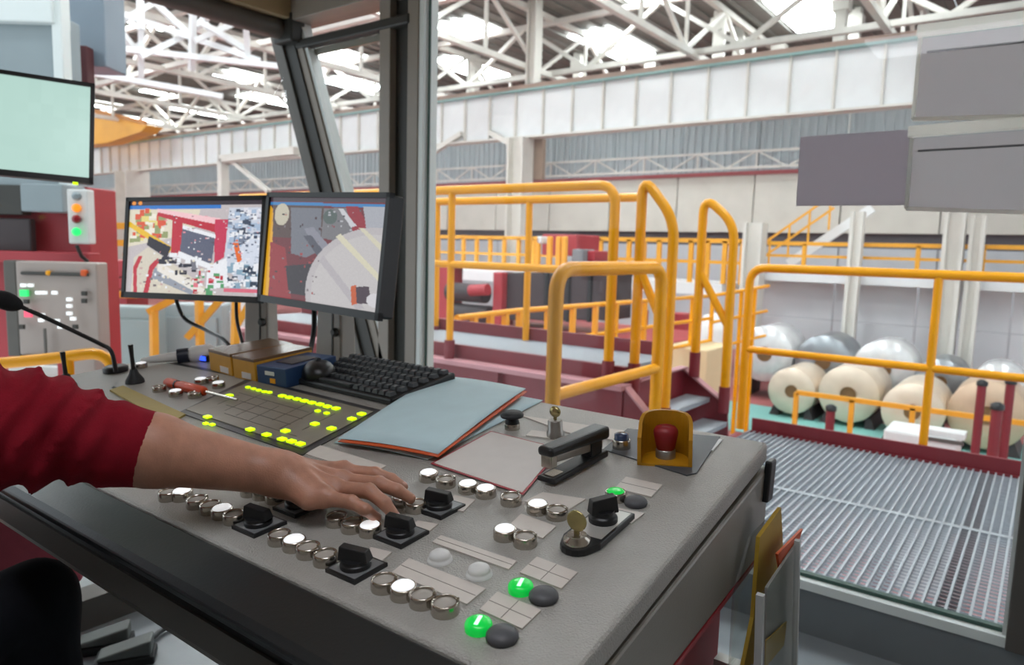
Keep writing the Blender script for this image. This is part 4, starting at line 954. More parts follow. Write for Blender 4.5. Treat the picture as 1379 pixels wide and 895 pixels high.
# trousers and shoes
KR, KL = V3((-1.49, .505, .560)), V3((-1.86, .42, .55))
kpx = on(52, 742, 0, -1.50)
def trousers(P):
    d = rc(P, (-1.66, -.08, .52), (-1.46, -.08, .52), .13, .13)
    for K, hx_ in ((KR, -1.47), (KL, -1.66)):
        d = smin(d, rc(P, (hx_, -.05, .53), K, .092, .074), .05)
        d = smin(d, rc(P, K, K + V3((.0, .02, -.47)), .074, .056), .02)
        s = P[:, 2]; d = d - .0008 * np.sin(s * 55 + P[:, 1] * 30)
    return d
tr_net = surface_nets(trousers, (-2.02, -.26, .04), (-1.30, .62, .70), .011)
net_obj('trousers', [tr_net], m_trou, per)
for K in (KR, KL):
    def shoe(P, K=K):
        d = smin(rc(P, K + V3((0, .0, -.505)), K + V3((0, .17, -.515)), .040, .034), rc(P, K + V3((0, .02, -.45)), K + V3((0, .02, -.50)), .05, .045), .03)
        return np.maximum(d, .004 - P[:, 2])
    net_obj('shoe', [surface_nets(shoe, K + V3((-.09, -.10, -.60)), K + V3((.09, .26, -.38)), .009)], m_black, per)
# the chair that carries the operator
oc = root('operator_chair', (-1.56, -.10, 0), 'black office chair under the seated operator', 'chair')
obj('seat', MB().box((-1.82, -.30, .34), (-1.30, .20, .415)), m_blacksoft, oc, bevel=.03, seg=3)
obj('backrest', MB().box((-1.80, -.40, .55), (-1.32, -.32, 1.0)), m_blacksoft, oc, bevel=.03, seg=3)
obj('back_post', MB().beam((-1.56, -.36, .37), (-1.56, -.39, .70), .06, .02), m_black, oc)
obj('column', MB().cone((-1.56, -.05, .08), (-1.56, -.05, .35), .03, .03, 14), m_steel, oc)
for k in range(5):
    t = 2 * math.pi * k / 5 + .3
    obj('base_leg', MB().beam((-1.56, -.05, .08), (-1.56 + .27 * math.cos(t), -.05 + .27 * math.sin(t), .035), .045, .035), m_black, oc)
# ------------------------------------------------------------------ outside: platform, walkway, rails
TR_ = .030                                                    # handrail tube radius
ZG = -0.005
YK = on(1200, 607, 1, 5.1)[1]
gp = root('grating_platform', (-.7, 3.9, ZG), 'galvanised steel grating platform outside the big window', 'platform')
GX0, GX1, GY0, GY1 = -1.64, 1.2, 2.54, 5.10
bar_me = MB().box((-.0045, GY0, -.03), (.0045, GY1, 0)).mesh('bearing_bar'); bar_me.materials.append(m_galv)
nb = 76
for i in range(nb):
    x = GX0 + (GX1 - GX0) * i / (nb - 1)
    inst('bearing_bar', bar_me, None, gp, (x, 0, ZG))
mbx = MB(); y = GY0
while y < GY1:
    mbx.box((GX0, y, ZG - .018), (GX1, y + .004, ZG - .008)); y += .036
cr = obj('cross_rods', mbx, m_galv, gp); cr['kind'] = 'stuff'
obj('joint_bar', MB().box((GX0, 3.90, ZG - .03), (GX1, 3.935, ZG + .001)), m_galv, gp)
obj('edge_angle', MB().box((GX0, GY1 - .012, ZG - .10), (GX1, GY1, ZG)).box((GX0 - .01, GY0, ZG - .10), (GX0, GY1, ZG)), m_red, gp)
obj('toe_board', MB().box((GX0, GY1 + .02, ZG - .02), (GX1, GY1 + .04, ZG + .085)), m_red, gp, bevel=.004)
for x in (-1.7, -.7, .3, 1.1): obj('support_column', MB().box((x - .06, GY1 - .2, -2.35), (x + .06, GY1 - .08, ZG - .10)), m_red, gp)
for x in (-1.7, -.2, 1.1): obj('joist', MB().box((x - .04, GY0, ZG - .16), (x + .04, GY1, ZG - .031)), m_red, gp)

def rail(name, label, paths, feet=(), group=None, r=TR_, m=m_yel, cat='handrail', base=None):
    base = base if base is not None else min((V3(p) for path in paths for p in path), key=lambda q: q[2])
    R = root(name, base, label, cat, group)
    for k, path in enumerate(paths): obj('top_rail' if k == 0 else 'rail_tube', MB().tube(fillet(path, .12), r if k == 0 else r * .85, 12), m, R)
    for a, b in feet: obj('post_socket', MB().cone(a, b, r * 1.25, r * 1.25, 12), m_red, R)
    return R
Z3 = lambda p, z: V3((p[0], p[1], z))
# rail along the platform edge
yr = GY1 + .07
rt0 = on(1270, 369, 1, yr); xa = on(1003, 480, 1, yr)[0]; xb = rt0[0] - .02; zt_ = on(1270, 370, 1, yr)[2]; zm = on(1130, 483, 1, yr)[2]
rail('platform_handrail', 'long yellow tube handrail along the far edge of the grating platform', [
    [(xa, yr, ZG - .02), (xa, yr, zt_), (1.3, yr, zt_)], [(xa, yr, zm), (1.3, yr, zm)], [(xb, yr, ZG - .02), (xb, yr, zt_)], [(xb + 1.4, yr, ZG - .02), (xb + 1.4, yr, zt_)]])
# short loop close to the window, running away from it
pN = on(749, 395, 1, 2.66); xN = pN[0]; yN = pN[1]
pF = on(890, 395, 0, xN); zN2 = on(762, 362, 0, xN)[2]
zmid = on(765, 527, 0, xN)[2]
rail('loop_handrail', 'short thick yellow loop handrail close outside the window', [
    [(xN, yN, ZG), (xN, yN, zN2), (xN, pF[1], zN2), (xN, pF[1], ZG)], [(xN, yN, zmid), (xN, pF[1], zmid)]], r=.034)
obj('landing_plate', MB().box((xN - .12, 2.54, ZG - .03), (GX0, pF[1] + .04, ZG)), m_galv, gp)
# raised walkway
ZW = .556
YN, YFW = 3.87, 4.45
YR = YN - .08; ZFL = .45
XE, XWL = -2.00, -5.9
wk = root('raised_walkway', (-4, YN, ZW), 'dark red raised walkway with grating deck leading to short steps', 'walkway')
obj('deck_grating', MB().box((XWL, YN, ZW - .03), (XE, YFW - .02, ZW)), mat('deck_galvanised', '#8f959b', .55, .2, .25, 60, .5, 120), wk)
obj('rear_toe_board', MB().box((XWL, YFW - .02, ZW - .05), (XE + .02, YFW + .01, ZW + .09)), m_red, wk)
obj('front_beam', MB().box((XWL, YN - .03, ZFL + .01), (XE, YN, ZW - .002)), m_red, wk)
obj('beam_flange', MB().box((XWL, YN - .16, ZFL - .02), (XE + .04, YN + .02, ZFL + .01)), mat('flange_pink', '#b9858a', .5, 0, .1, 8), wk)
obj('lower_web', MB().box((XWL, YN - .10, ZFL - .62), (XE + .02, YN - .07, ZFL - .02)), m_red, wk)
for x in np.arange(-5.6, XE, .9): obj('web_stiffener', MB().box((x, YN - .15, ZFL - .62), (x + .02, YN - .10, ZFL - .02)), m_red, wk)
for x in (-5.6, -3.4): obj('support_column', MB().box((x - .08, YN + .1, -2.35), (x + .08, YN + .26, ZW - .03)), m_red, wk)
# steps from the walkway down to the platform
stp = root('access_steps', (XE + .2, YN + .4, 0), 'dark red steps with grating treads between walkway and platform', 'steps')
for dx, z in ((.03, .27), (.16, .12)):
    obj('tread', MB().box((XE + dx, YN + .02, z - .03), (XE + dx + .17, 4.70, z)), m_galv, stp)
obj('riser_plate', MB().box((XE - .02, YN + .14, .02), (XE, 4.73, .446)), m_red, stp)
m_pink = mat('flange_pink', '#b9858a')
for y_, x0, x1 in ((YR - .01, XE + .04, XE + .26), (4.71, XE, XE + .32)):
    obj('stringer', MB().prism([(XE - .02, y_, .44), (x0, y_, .44), (x1, y_, .23), (x1 + .02, y_, -.05), (XE - .02, y_, -.05)], (0, .02, 0)), m_red, stp)
    obj('stringer_cap', MB().beam((x0, y_ + .01, .446), (x1, y_ + .01, .236), .07, .012), m_pink, stp)
obj('riser_cap', MB().box((XE - .04, YN + .14, .446), (XE + .02, 4.73, .458)), m_pink, stp)
# walkway handrails
zt1 = on(700, 253, 1, YR)[2]; zm1 = on(680, 359, 1, YR)[2]
xe1 = on(826, 330, 1, YR)[0]; xp1 = on(607, 370, 1, YR)[0]
rail('walkway_handrail', 'yellow tube handrail along the near side of the raised walkway', [
    [(XWL, YR, zt1), (xe1, YR, zt1), (xe1, YR, ZFL + .01)], [(XWL, YR, zm1), (xe1, YR, zm1)]] + [[(xp1 - k * 1.2, YR, ZFL + .01), (xp1 - k * 1.2, YR, zt1)] for k in range(3)],
    feet=[((xp1 - k * 1.2, YR, ZFL + .01), (xp1 - k * 1.2, YR, ZFL + .14)) for k in range(3)] + [((xe1, YR, ZFL + .01), (xe1, YR, ZFL + .14))])
YQ = YFW - .045
zt2 = on(700, 269, 1, YQ)[2]; xp2 = on(711, 350, 1, YQ)[0]; xq2 = on(588, 350, 1, YQ)[0]
rail('walkway_handrail', 'yellow tube handrail along the far side of the raised walkway', [
    [(XWL, YQ, zt2), (on(868, 268, 1, YQ)[0], YQ, zt2)]] + [[(x, YQ, ZW), (x, YQ, zt2)] for x in (xp2, xq2, xq2 - .9)], feet=[((xq2, YQ, ZW), (xq2, YQ, ZW + .03))])
def stair_rail(label, pA0, pA1, pB0, pB1, dA, dB, mid=True):
    A0, A1 = atd(*pA0, dA), atd(*pA1, dA); B0, B1 = atd(*pB0, dB), atd(*pB1, dB)
    yy = A0[1]; A0[1] = A1[1] = yy; B0[1] = B1[1] = yy; A1[0] = A0[0]; B0[0] = B1[0]
    ex = [[A0 * .42 + A1 * .58 - V3((0, 0, .0)), B0 * .55 + B1 * .45]]
    rail('stair_handrail', label, [[A0, A1 + V3((0, 0, .02)), B1, B0]] + ex, feet=[(A0 - V3((0, 0, .05)), A0 + V3((0, 0, .12))), (B0 - V3((0, 0, .02)), B0 + V3((0, 0, .16)))], group='rails of the short steps')
stair_rail('yellow bent stair rail at the near side of the steps, behind the loop handrail', (853, 515), (872, 245), (893, 590), (913, 296), 4.35, 4.15)
stair_rail('yellow bent stair rail at the far side of the steps, beside the platform rail', (935, 497), (954, 270), (974, 556), (994, 302), 4.98, 4.78)

# ------------------------------------------------------------------ hall shell
ZF = -2.35
m_hfloor = mat('hall_floor_red', '#a8605e', .6, 0, .12, 1.5)
struct('hall_floor', MB().box((-90, 2.6, ZF - .1), (14, 62, ZF)), m_hfloor, 'dull red painted hall floor far below the cabin', 'floor')
struct('floor_marking', MB().box((-14, 14.3, ZF), (10, 17.2, ZF + .006)), mat('floor_teal', '#7fb9b1', .6, 0, .1, 1), 'teal painted strip of hall floor in front of the coils', 'floor')
YG = 24.5
zg1 = on(900, 99, 1, YG)[2]; zg0 = on(900, 168, 1, YG)[2]
cg = root('crane_girder', (-20, YG, zg0), 'long white crane runway girder with stiffened panels across the hall', 'girder')
pan_me = MB().box((0, YG - .02, zg0), (1.34, YG + .02, zg1)).mesh('web_panel'); pan_me.materials.append(m_wallwhite)
stf_me = MB().box((-.03, YG - .16, zg0), (.03, YG - .02, zg1)).mesh('stiffener'); stf_me.materials.append(m_steelwhite)
x = 5.0
while x > -75:
    inst('web_panel', pan_me, None, cg, (x - 1.37, 0, 0)); inst('stiffener', stf_me, None, cg, (x, 0, 0)); x -= 1.37
obj('top_flange', MB().box((-76, YG - .30, zg1), (6, YG + .3, zg1 + .07)), mat('flange_teal', '#8fb0ad', .6), cg)
obj('crane_rail', MB().box((-76, YG - .2, zg1 + .07), (6, YG + .1, zg1 + .26)), mat('rail_rust', '#a58d80', .7, 0, .15, 1), cg)
obj('bottom_flange', MB().box((-76, YG - .30, zg0 - .07), (6, YG + .3, zg0)), m_steelwhite, cg)
# far wall: cladding band, ledge, concrete band, dark slot
YH = 27.0
zl = on(900, 236, 1, YH)[2]; zc = on(900, 312, 1, YH)[2]
hw = root('wall_far', (-20, YH, ZF), 'far hall wall of pale cladding over a concrete band', 'wall', kind='structure')
cl_me = MB().box((0, YH, zl), (2.95, YH + .1, zg1 - .2))
for k in range(10): cl_me.box((.05 + k * .3, YH - .05, zl), (.17 + k * .3, YH, zg1 - .2))
cl_me = cl_me.mesh('cladding_panel'); cl_me.materials.append(m_corr)
co_me = MB().box((0, YH - .3, zc), (2.95, YH, zl - .14)).mesh('concrete_panel'); co_me.materials.append(m_conc)
lo_me = MB().box((0, YH - .1, ZF), (2.95, YH, zc - .5)).mesh('lower_panel'); lo_me.materials.append(mat('lower_cladding', '#b9bec2', .7, 0, .06, 2))
x = 6.0
while x > -86:
    inst('cladding_panel', cl_me, None, hw, (x - 3, 0, 0)); inst('concrete_panel', co_me, None, hw, (x - 3, 0, 0)); inst('lower_panel', lo_me, None, hw, (x - 3, 0, 0)); x -= 3
obj('ledge_strip', MB().box((-86, YH - .36, zl - .14), (6, YH, zl)), mat('ledge_red', '#a8595c', .6), hw)
obj('dark_slot', MB().box((-86, YH - .02, zc - .5), (6, YH + .1, zc)), mat('slot_dark', '#5d5a5e', .7), hw)
# lattice catwalk along the cladding
ct = root('lattice_catwalk', (-20, YH - .9, zl), 'white lattice guard of the wall catwalk under the crane girder', 'catwalk')
zc1 = zl + (zg0 - zl) * .42
obj('top_tube', MB().box((-80, YH - .95, zc1 - .05), (6, YH - .88, zc1 + .03)), m_steelwhite, ct)
obj('low_tube', MB().box((-80, YH - .95, zl + .02), (6, YH - .88, zl + .1)), m_steelwhite, ct)
lat_me = MB().beam((0, YH - .91, zl + .05), (1.1, YH - .91, zc1), .06, .06).beam((1.1, YH - .91, zc1), (2.2, YH - .91, zl + .05), .06, .06).box((1.07, YH - .94, zl), (1.13, YH - .88, zc1)).mesh('lattice_bay'); lat_me.materials.append(m_steelwhite)
x = 5.5
while x > -75: inst('lattice_bay', lat_me, None, ct, (x - 2.2, 0, 0)); x -= 2.2
# columns
def column(px, pz0, pz1, Y, wd, label, name='hall_column', m=m_steelwhite):
    b = on(px, 300, 1, Y); r = root(name, (b[0], Y, pz0), label, 'column', 'steel columns of the hall')
    x_ = b[0]
    obj('flange', MB().box((x_ - wd / 2, Y - wd / 2, pz0), (x_ - wd / 2 + .08, Y + wd / 2, pz1)), m, r); obj('flange', MB().box((x_ + wd / 2 - .08, Y - wd / 2, pz0), (x_ + wd / 2, Y + wd / 2, pz1)), m, r)
    obj('web', MB().box((x_ - wd / 2 + .08, Y - .06, pz0), (x_ + wd / 2 - .08, Y + .06, pz1)), m, r)
    return r
ZR = 11.2
column(698, ZF, zg0 - .07, YG - .2, .8, 'pale column under the girder beyond the walkway')
rs = column(712, zg1 + .26, ZR, YG + .2, .45, 'upper white stub column standing on the girder rail')
px_ = on(716, 215, 1, YG + .5)
obj('rusty_bracket', MB().box((px_[0], YG + .25, zg0 - 1.7), (px_[0] + .7, YG + .5, zg0 - .07)), mat('bracket_rust', '#8d7767', .8, 0, .2, 3), rs)
column(180, ZF, zg0 - .07, YG - .2, 1.6, 'broad pale column seen between the hanging monitor and the machine view')
column(1287, ZF, on(1287, 230, 1, 19.6)[2], 19.6, .42, 'white column rising behind the mid post of the platform rail')
column(1318, ZF, on(1318, 290, 1, 19.7)[2], 19.7, .3, 'slender white column with a wide cap near the mauve blind')
column(1155, ZF, on(1155, 285, 1, 19.75)[2], 19.75, .3, 'slender white column behind the middle of the coil stock')
column(1018, ZF, on(1018, 300, 1, 19.6)[2], 19.6, .5, 'white column close beside the far stair rail')
# sloping braces under the girder
for i, (pa, pb_, lab) in enumerate((((622, 180), (575, 210), 'white diagonal brace left of the pale girder column'), ((660, 178), (690, 195), 'short white diagonal brace meeting the pale girder column'),
                                   ((310, 214), (362, 258), 'white diagonal brace above the machine view monitor'))):
    a_, b_ = on(*pa, 1, YG - .2), on(*pb_, 1, YG - .2); tag(obj('girder_brace', MB().beam(a_, b_, .25, .2), m_steelwhite), lab, 'brace', 'diagonal braces under the girder')
a_, b_ = on(300, 214, 1, YG - .3), on(400, 203, 1, YG - .3)
tag(obj('portal_beam', MB().beam(a_, b_, .5, .4).beam(a_, (a_[0], a_[1], ZF), .5, .4), m_steelwhite), 'white portal frame standing above the machine view monitor', 'frame')
# roof with skylights and trusses
rf = root('hall_roof', (-20, 30, ZR), 'grey ribbed sheet roof of the hall', 'roof', kind='structure')
sh_me = MB().box((0, 0, 0), (2.96, 64, .05))
for k in range(4): sh_me.box((.2 + k * .75, 0, -.08), (.4 + k * .75, 64, 0))
sh_me = sh_me.mesh('roof_sheet'); sh_me.materials.append(m_roof)
x = 14.0
while x > -96: inst('roof_sheet', sh_me, None, rf, (x - 3, -2.0, ZR)); x -= 3
m_sky = mat('skylight_glazing', '#f4fbff', .4, 0, .02, 5, emit=SKY_E)
def skylight(x, y_, sx, sy, label):
    p = V3((x, y_, ZR - .12)); r = root('skylight', p, label, 'skylight', 'bright skylights in the hall roof')
    obj('glazing', MB().box((p[0] - sx / 2, p[1] - sy / 2, p[2] - .03), (p[0] + sx / 2, p[1] + sy / 2, p[2] + .01)), m_sky, r)
    for k in range(1, 4): obj('glazing_bar', MB().box((p[0] - sx / 2, p[1] - sy / 2 + sy * k / 4 - .03, p[2] - .06), (p[0] + sx / 2, p[1] - sy / 2 + sy * k / 4 + .03, p[2] - .03)), m_steelwhite, r)
ORD = ['first', 'second', 'third', 'fourth', 'fifth', 'sixth', 'seventh', 'eighth', 'ninth', 'tenth', 'eleventh', 'twelfth']
for nm, y_, sy, xs in (('row beyond the girder', 31.7, 4.8, [-9.0 - 9 * k for k in range(8)]), ('row over the girder', 26.2, 2.6, [-4.4 - 9 * k for k in range(9)]),
                       ('row at mid hall', 16.7, 3.6, [2.0 - 9 * k for k in range(9)]), ('added unseen row above the platform', 8.5, 3.6, [2.0 - 9 * k for k in range(5)]), ('added unseen row above the cabin', 1.2, 3.0, [2.0 - 9 * k for k in range(5)])):  # last two rows continue out of view, added to light the near side
    for k, x_ in enumerate(xs): skylight(x_, y_, 2.1, sy, 'bright skylight, %s of the %s, counted from the mesh blinds' % (ORD[k], nm))
def truss_y(X, lab, y0=4.0, y1=58.0, zb=8.6, zt=10.9, step=3.6, wd=.22):
    r = root('roof_truss', (X, 30, zb), lab, 'truss', 'roof trusses across the hall')
    obj('bottom_chord', MB().beam((X, y0, zb), (X, y1, zb), wd, wd), m_steelwhite, r); obj('top_chord', MB().beam((X, y0, zt), (X, y1, zt), wd, wd), m_steelwhite, r)
    y_ = y0; k = 0
    while y_ + step <= y1 + .01:
        a_, b_ = ((X, y_, zb), (X, y_ + step, zt)) if k % 2 == 0 else ((X, y_, zt), (X, y_ + step, zb))
        inst('brace', TRB[k % 2], None, r, (X, y_, 0)); inst('strut', TRS, None, r, (X, y_, 0)); y_ += step; k += 1
    return r
TRB = [MB().beam((0, 0, 8.6), (0, 3.6, 10.9), .14, .14).mesh('brace'), MB().beam((0, 0, 10.9), (0, 3.6, 8.6), .14, .14).mesh('brace')]
TRS = MB().beam((0, 0, 8.6), (0, 0, 10.9), .12, .12).mesh('strut')
for q in TRB + [TRS]: q.materials.append(m_steelwhite)
names = ['first', 'second', 'third', 'fourth', 'fifth', 'sixth', 'seventh', 'eighth', 'ninth', 'tenth', 'eleventh']
for i, X in enumerate((1.5, -5.0, -11.5, -18, -25, -32, -40, -48, -57, -67)): truss_y(X, 'cross truss under the roof, %s counted from the mesh blinds' % names[i])
LX = [MB().beam((0, 0, 8.7), (3.25, 0, 10.8), .16, .16).mesh('brace'), MB().beam((0, 0, 10.8), (3.25, 0, 8.7), .16, .16).mesh('brace')]
for q in LX: q.materials.append(m_steelwhite)
for j, Y in enumerate((17.0, 26.5, 38.0)):
    r = root('longitudinal_truss', (-20, Y, 8.7), ['white lengthwise roof lattice nearest the cabin', 'white lengthwise roof lattice right above the girder', 'white lengthwise roof lattice beyond the girder'][j], 'truss', 'lengthwise roof lattices')
    obj('bottom_chord', MB().beam((-80, Y, 8.7), (8, Y, 8.7), .24, .2), m_steelwhite, r); obj('top_chord', MB().beam((-80, Y, 10.8), (8, Y, 10.8), .24, .2), m_steelwhite, r)
    for k in range(26): inst('brace', LX[k % 2], None, r, (6.5 - 3.25 * (k + 1), Y, 0))
# posts over the girder, dim far end
for i, px in enumerate((640, 780, 880, 968, 995, 1050, 1130, 1150)):
    b = on(px, 60, 1, 30 + 2.5 * (i % 3)); tag(obj('roof_post', MB().box((b[0] - .2, b[1] - .2, 2.0), (b[0] + .2, b[1] + .2, ZR)).box((b[0] - .3, b[1] - .3, ZR - .8), (b[0] + .3, b[1] + .3, ZR - .3)), m_steelwhite), 'pale roof post beyond the girder, number %s from the cabin post' % ['one', 'two', 'three', 'four', 'five', 'six', 'seven', 'eight'][i], 'post', 'roof posts beyond the girder')
struct('wall_end', MB().box((-97, 2, ZF), (-96.5, 62, ZR)), m_corr, 'distant end wall of the hall', 'wall')
struct('wall_back', MB().box((-97, 61.5, 0), (14, 62, ZR)), m_corr, 'pale wall at the far side of the next bay', 'wall')
# white lattice of nearer steelwork seen through the windshield
lt = root('lattice_tower', atd(200, 120, 17.0), 'bright white steel lattice high up beside the grey housing', 'lattice')
for pa, pb_ in (((130, 62), (400, 92)), ((133, 8), (350, 82)), ((190, 40), (190, 108)), ((260, 20), (258, 95)), ((135, 45), (215, 0)), ((190, 76), (262, 42)), ((262, 55), (330, 25)), ((205, 0), (260, 52)), ((270, 30), (330, 66)), ((330, 18), (334, 80)), ((115, 95), (190, 60)), ((112, 96), (300, 130)), ((160, 40), (186, 72)), ((300, 0), (262, 40))):
    obj('member', MB().beam(atd(*pa, 17), atd(*pb_, 17.6), .13, .13), m_wallwhite, lt)
for pa in ((190, 40), (258, 20)): obj('hanger', MB().beam(atd(*pa, 17), Z3(atd(*pa, 17), ZR - .3), .13, .13), m_wallwhite, lt)
# yellow overhead crane
ck = root('overhead_crane', on(170, 175, 1, YG - 1.5), 'orange-yellow overhead crane bridge on the girder beside the hanging monitor', 'crane')
q = [on(120, 158, 1, YG - 1.2), on(150, 156, 1, YG - 1.2), on(220, 172, 1, YG - 1.2), on(212, 180, 1, YG - 1.2), on(165, 195, 1, YG - 1.2), on(120, 200, 1, YG - 1.2)]
m_crane = mat('crane_orange', '#e0a034', .5, 0, .1, 1)
obj('bridge_beam', MB().prism(q, (0, -1.0, 0)), m_crane, ck)
obj('walkway_edge', MB().beam(q[1] + V3((0, -1.05, .15)), q[2] + V3((0, -1.05, .15)), .12, .25), mat('crane_orange_dark', '#b8742a', .5), ck)

# ------------------------------------------------------------------ mezzanine with fence above the coils
YM = 20.0
zmz = on(1200, 385, 1, YM)[2]; zmt = on(1200, 366, 1, YM)[2]; zfr = on(1200, 330, 1, YM)[2]
XM0, XM1 = on(1012, 370, 1, YM)[0], 8.0
mz = root('mezzanine', (-2, YM, zmz), 'white mezzanine beam with grey sheet wall behind the coil stock', 'mezzanine')
obj('edge_beam', MB().box((XM0, YM, zmz), (XM1, YM + .25, zmt)), m_wallwhite, mz)
obj('deck', MB().box((XM0, YM + .25, zmz), (XM1, YM + .9, zmz + .1)), m_conc, mz)
XMW = XM0
k = 0
while XMW < XM1:
    for z0, z1 in ((ZF, ZF + .9), (ZF + .93, ZF + 1.85), (ZF + 1.88, zmz - .02)):
        obj('wall_sheet', MB().box((XMW, YM + .9, z0), (XMW + 1.95, YM + .96, z1)), mat('mezz_sheet', '#dfe1e4', .6, 0, .05, 2), mz)
    XMW += 2.0
def fence(name, label, a, b, h, npost, m=m_yel2, r=.035, mids=(.5,), group=None, toe=False):
    a, b = V3(a), V3(b); R = root(name, a, label, 'fence', group); up_ = V3((0, 0, 1))
    obj('top_rail', MB().beam(a + up_ * h, b + up_ * h, r * 2, r * 2), m, R)
    for t in mids: obj('mid_rail', MB().beam(a + up_ * h * t, b + up_ * h * t, r * 1.5, r * 1.5), m, R)
    if toe: obj('toe_board', MB().beam(a + up_ * .06, b + up_ * .06, .02, .12), m, R)
    for k in range(npost):
        p = a + (b - a) * k / (npost - 1); obj('post', MB().beam(p, p + up_ * h, r * 2, r * 2), m, R)
    return R
fence('guard_fence', 'yellow guard fence on the mezzanine above the coils', (XM0, YM + .1, zmt), (XM1, YM + .1, zmt), zfr - zmt, 12, r=.05)
zf0 = on(800, 372, 1, 19.5)[2] - .02; zf1 = on(680, 320, 1, 21)[2]
fence('guard_fence', 'long yellow guard fence far behind the red mill stand', (on(420, 340, 1, 21)[0], 21, zf0), (on(760, 340, 1, 21)[0], 21, zf0), zf1 - zf0, 22, r=.06)
fence('guard_fence', 'yellow guard fence between the mill stand and the stair rails', (on(790, 340, 1, 19.5)[0], 19.5, zf0), (on(1000, 340, 1, 19.5)[0], 19.5, zf0), on(900, 323, 1, 19.5)[2] - zf0, 11, r=.06)
b0_ = on(800, 372, 1, 19.5); tag(obj('pale_deck', MB().box((-40, 19.4, b0_[2] - .35), (XM0 - .6, 21.5, b0_[2] - .02)), m_wallwhite), 'pale walkway slab under the far yellow fences', 'slab')
# inclined stair with white stringer and yellow rails
s0_, s1_ = on(1062, 355, 1, 21.5), on(1175, 280, 1, 21.5)
sr = root('inclined_stair', s0_, 'white stair flight with yellow rails climbing behind the mezzanine fence', 'stair')
obj('stringer', MB().beam(s0_, s1_, .12, .25), m_wallwhite, sr)
for hh in (.9, .5): obj('stair_rail', MB().beam(s0_ + V3((0, -.3, hh)) - V3((1.2, 0, .75)), s1_ + V3((0, -.3, hh)) - V3((.9, 0, .5)), .06, .06), m_yel2, sr)
for t in np.linspace(0, 1, 5): pp_ = s0_ * (1 - t) + s1_ * t - V3((1.0, .3, .6)); obj('rail_post', MB().beam(pp_, pp_ + V3((0, 0, .9)), .05, .05), m_yel2, sr)

# ------------------------------------------------------------------ coils
m_coil = mat('coil_aluminium', '#dccbb6', .35, .25, .08, 4); m_coilw = mat('coil_wrapped', '#dcdcdc', .2, .2, .12, 6); m_coilg = mat('coil_grey', '#9a9fa3', .3, .6, .1, 4); m_core = mat('coil_core_brown', '#7a5a3a', .8)
coil_lab = {}
def coil(px, py, rpx, Y, L, m, label):
    c = on(px, py, 1, Y); dpt = np.dot(RM.T @ (c - EYE), [0, 0, 1]); rad = rpx * dpt / FPX * .94
    lift = .45 if Y > 17 else .10; c[2] = ZF + lift + rad; r = root('metal_coil', (c[0], Y, ZF), label, 'coil', 'wrapped metal coils on the hall floor'); hr = rad * .27
    d = V3((0, 1, 0)); prof = [(hr, .02), (rad * .97, 0), (rad, .03), (rad, L - .03), (rad * .97, L), (hr, L - .02)]
    obj('winding', MB().lathe(c, d, prof, 32), m, r)
    obj('core_hole', MB().lathe(c, d, [(hr, .015), (hr * .98, -.004), (hr * .84, -.004), (hr * .84, .012)], 24), m_core, r)
    for s in (-1, 1): obj('chock', MB().hexa([(c[0] + s * rad * .75 - .1, Y + .1, ZF), (c[0] + s * rad * .75 + .1, Y + .1, ZF), (c[0] + s * rad * .75 + .1, Y + L - .1, ZF), (c[0] + s * rad * .75 - .1, Y + L - .1, ZF)] + [(c[0] + s * rad * .66 - .05, Y + .1, ZF + .15 + lift), (c[0] + s * rad * .66 + .05, Y + .1, ZF + .15 + lift), (c[0] + s * rad * .66 + .05, Y + L - .1, ZF + .15 + lift), (c[0] + s * rad * .66 - .05, Y + L - .1, ZF + .15 + lift)]), m_dark, r)
coil(1066, 516, 33, 16.3, 1.3, m_coil, 'small beige coil with a brown core hole, front row end near the stair rail')
coil(1143, 515, 41, 16.3, 1.5, m_coil, 'large cream coil in the front row between two small ones')
coil(1230, 535, 41, 15.6, 1.5, m_coil, 'beige coil with dark core hole beside the mid post of the platform rail')
coil(1332, 528, 50, 15.8, 1.4, mat('coil_tan', '#cbb096', .4, .3, .1, 4), 'tan coil behind the red bollards')
coil(1028, 490, 40, 17.95, 1.3, m_coilw, 'whitish wrapped coil partly hidden by the platform rail corner post')
coil(1108, 485, 39, 17.95, 1.3, m_coilg, 'dull grey coil in the back row above the small beige coil')
coil(1190, 485, 41, 17.95, 1.2, m_coilw, 'shiny white wrapped coil in the back row')
coil(1268, 490, 33, 17.95, 1.2, m_coilg, 'dark grey coil behind the mid post of the platform rail')
coil(1347, 490, 35, 17.95, 1.2, m_coilw, 'pale wrapped coil behind the tan coil')
# bollards, low fence, white machine cover
def bollard(px, py0, py1, Y, label):
    a_, b_ = on(px, py0, 1, Y), on(px + 2, py1, 1, Y); r = root('bollard', (b_[0], Y, ZF), label, 'bollard', 'dark red bollards on the hall floor')
    obj('shaft', MB().cone((b_[0], Y, ZF), (b_[0], Y, a_[2]), .06, .06, 12), m_red, r); obj('cap', MB().lathe((b_[0], Y, a_[2]), (0, 0, 1), [(.075, 0), (.075, .06), (.03, .09)], 12), m_black, r)
    obj('foot_plate', MB().box((b_[0] - .12, Y - .12, ZF), (b_[0] + .12, Y + .12, ZF + .02)), m_red, r)
bollard(1314, 518, 580, 12.5, 'dark red bollard standing apart beside the tan coil')
bollard(1352, 516, 582, 12.6, 'tall dark red bollard closest to the window frame')
bollard(1334, 550, 615, 10.4, 'dark red bollard in front of the other two by the tan coil')
bollard(1114, 552, 590, 10.6, 'lone dark red bollard inside the low orange fence')
fl0, fl1 = on(1070, 552, 2, ZF + .9), on(1379, 600, 2, ZF + .9)
m_or = mat('fence_orange', '#efac55', .5, 0, .08, 3)
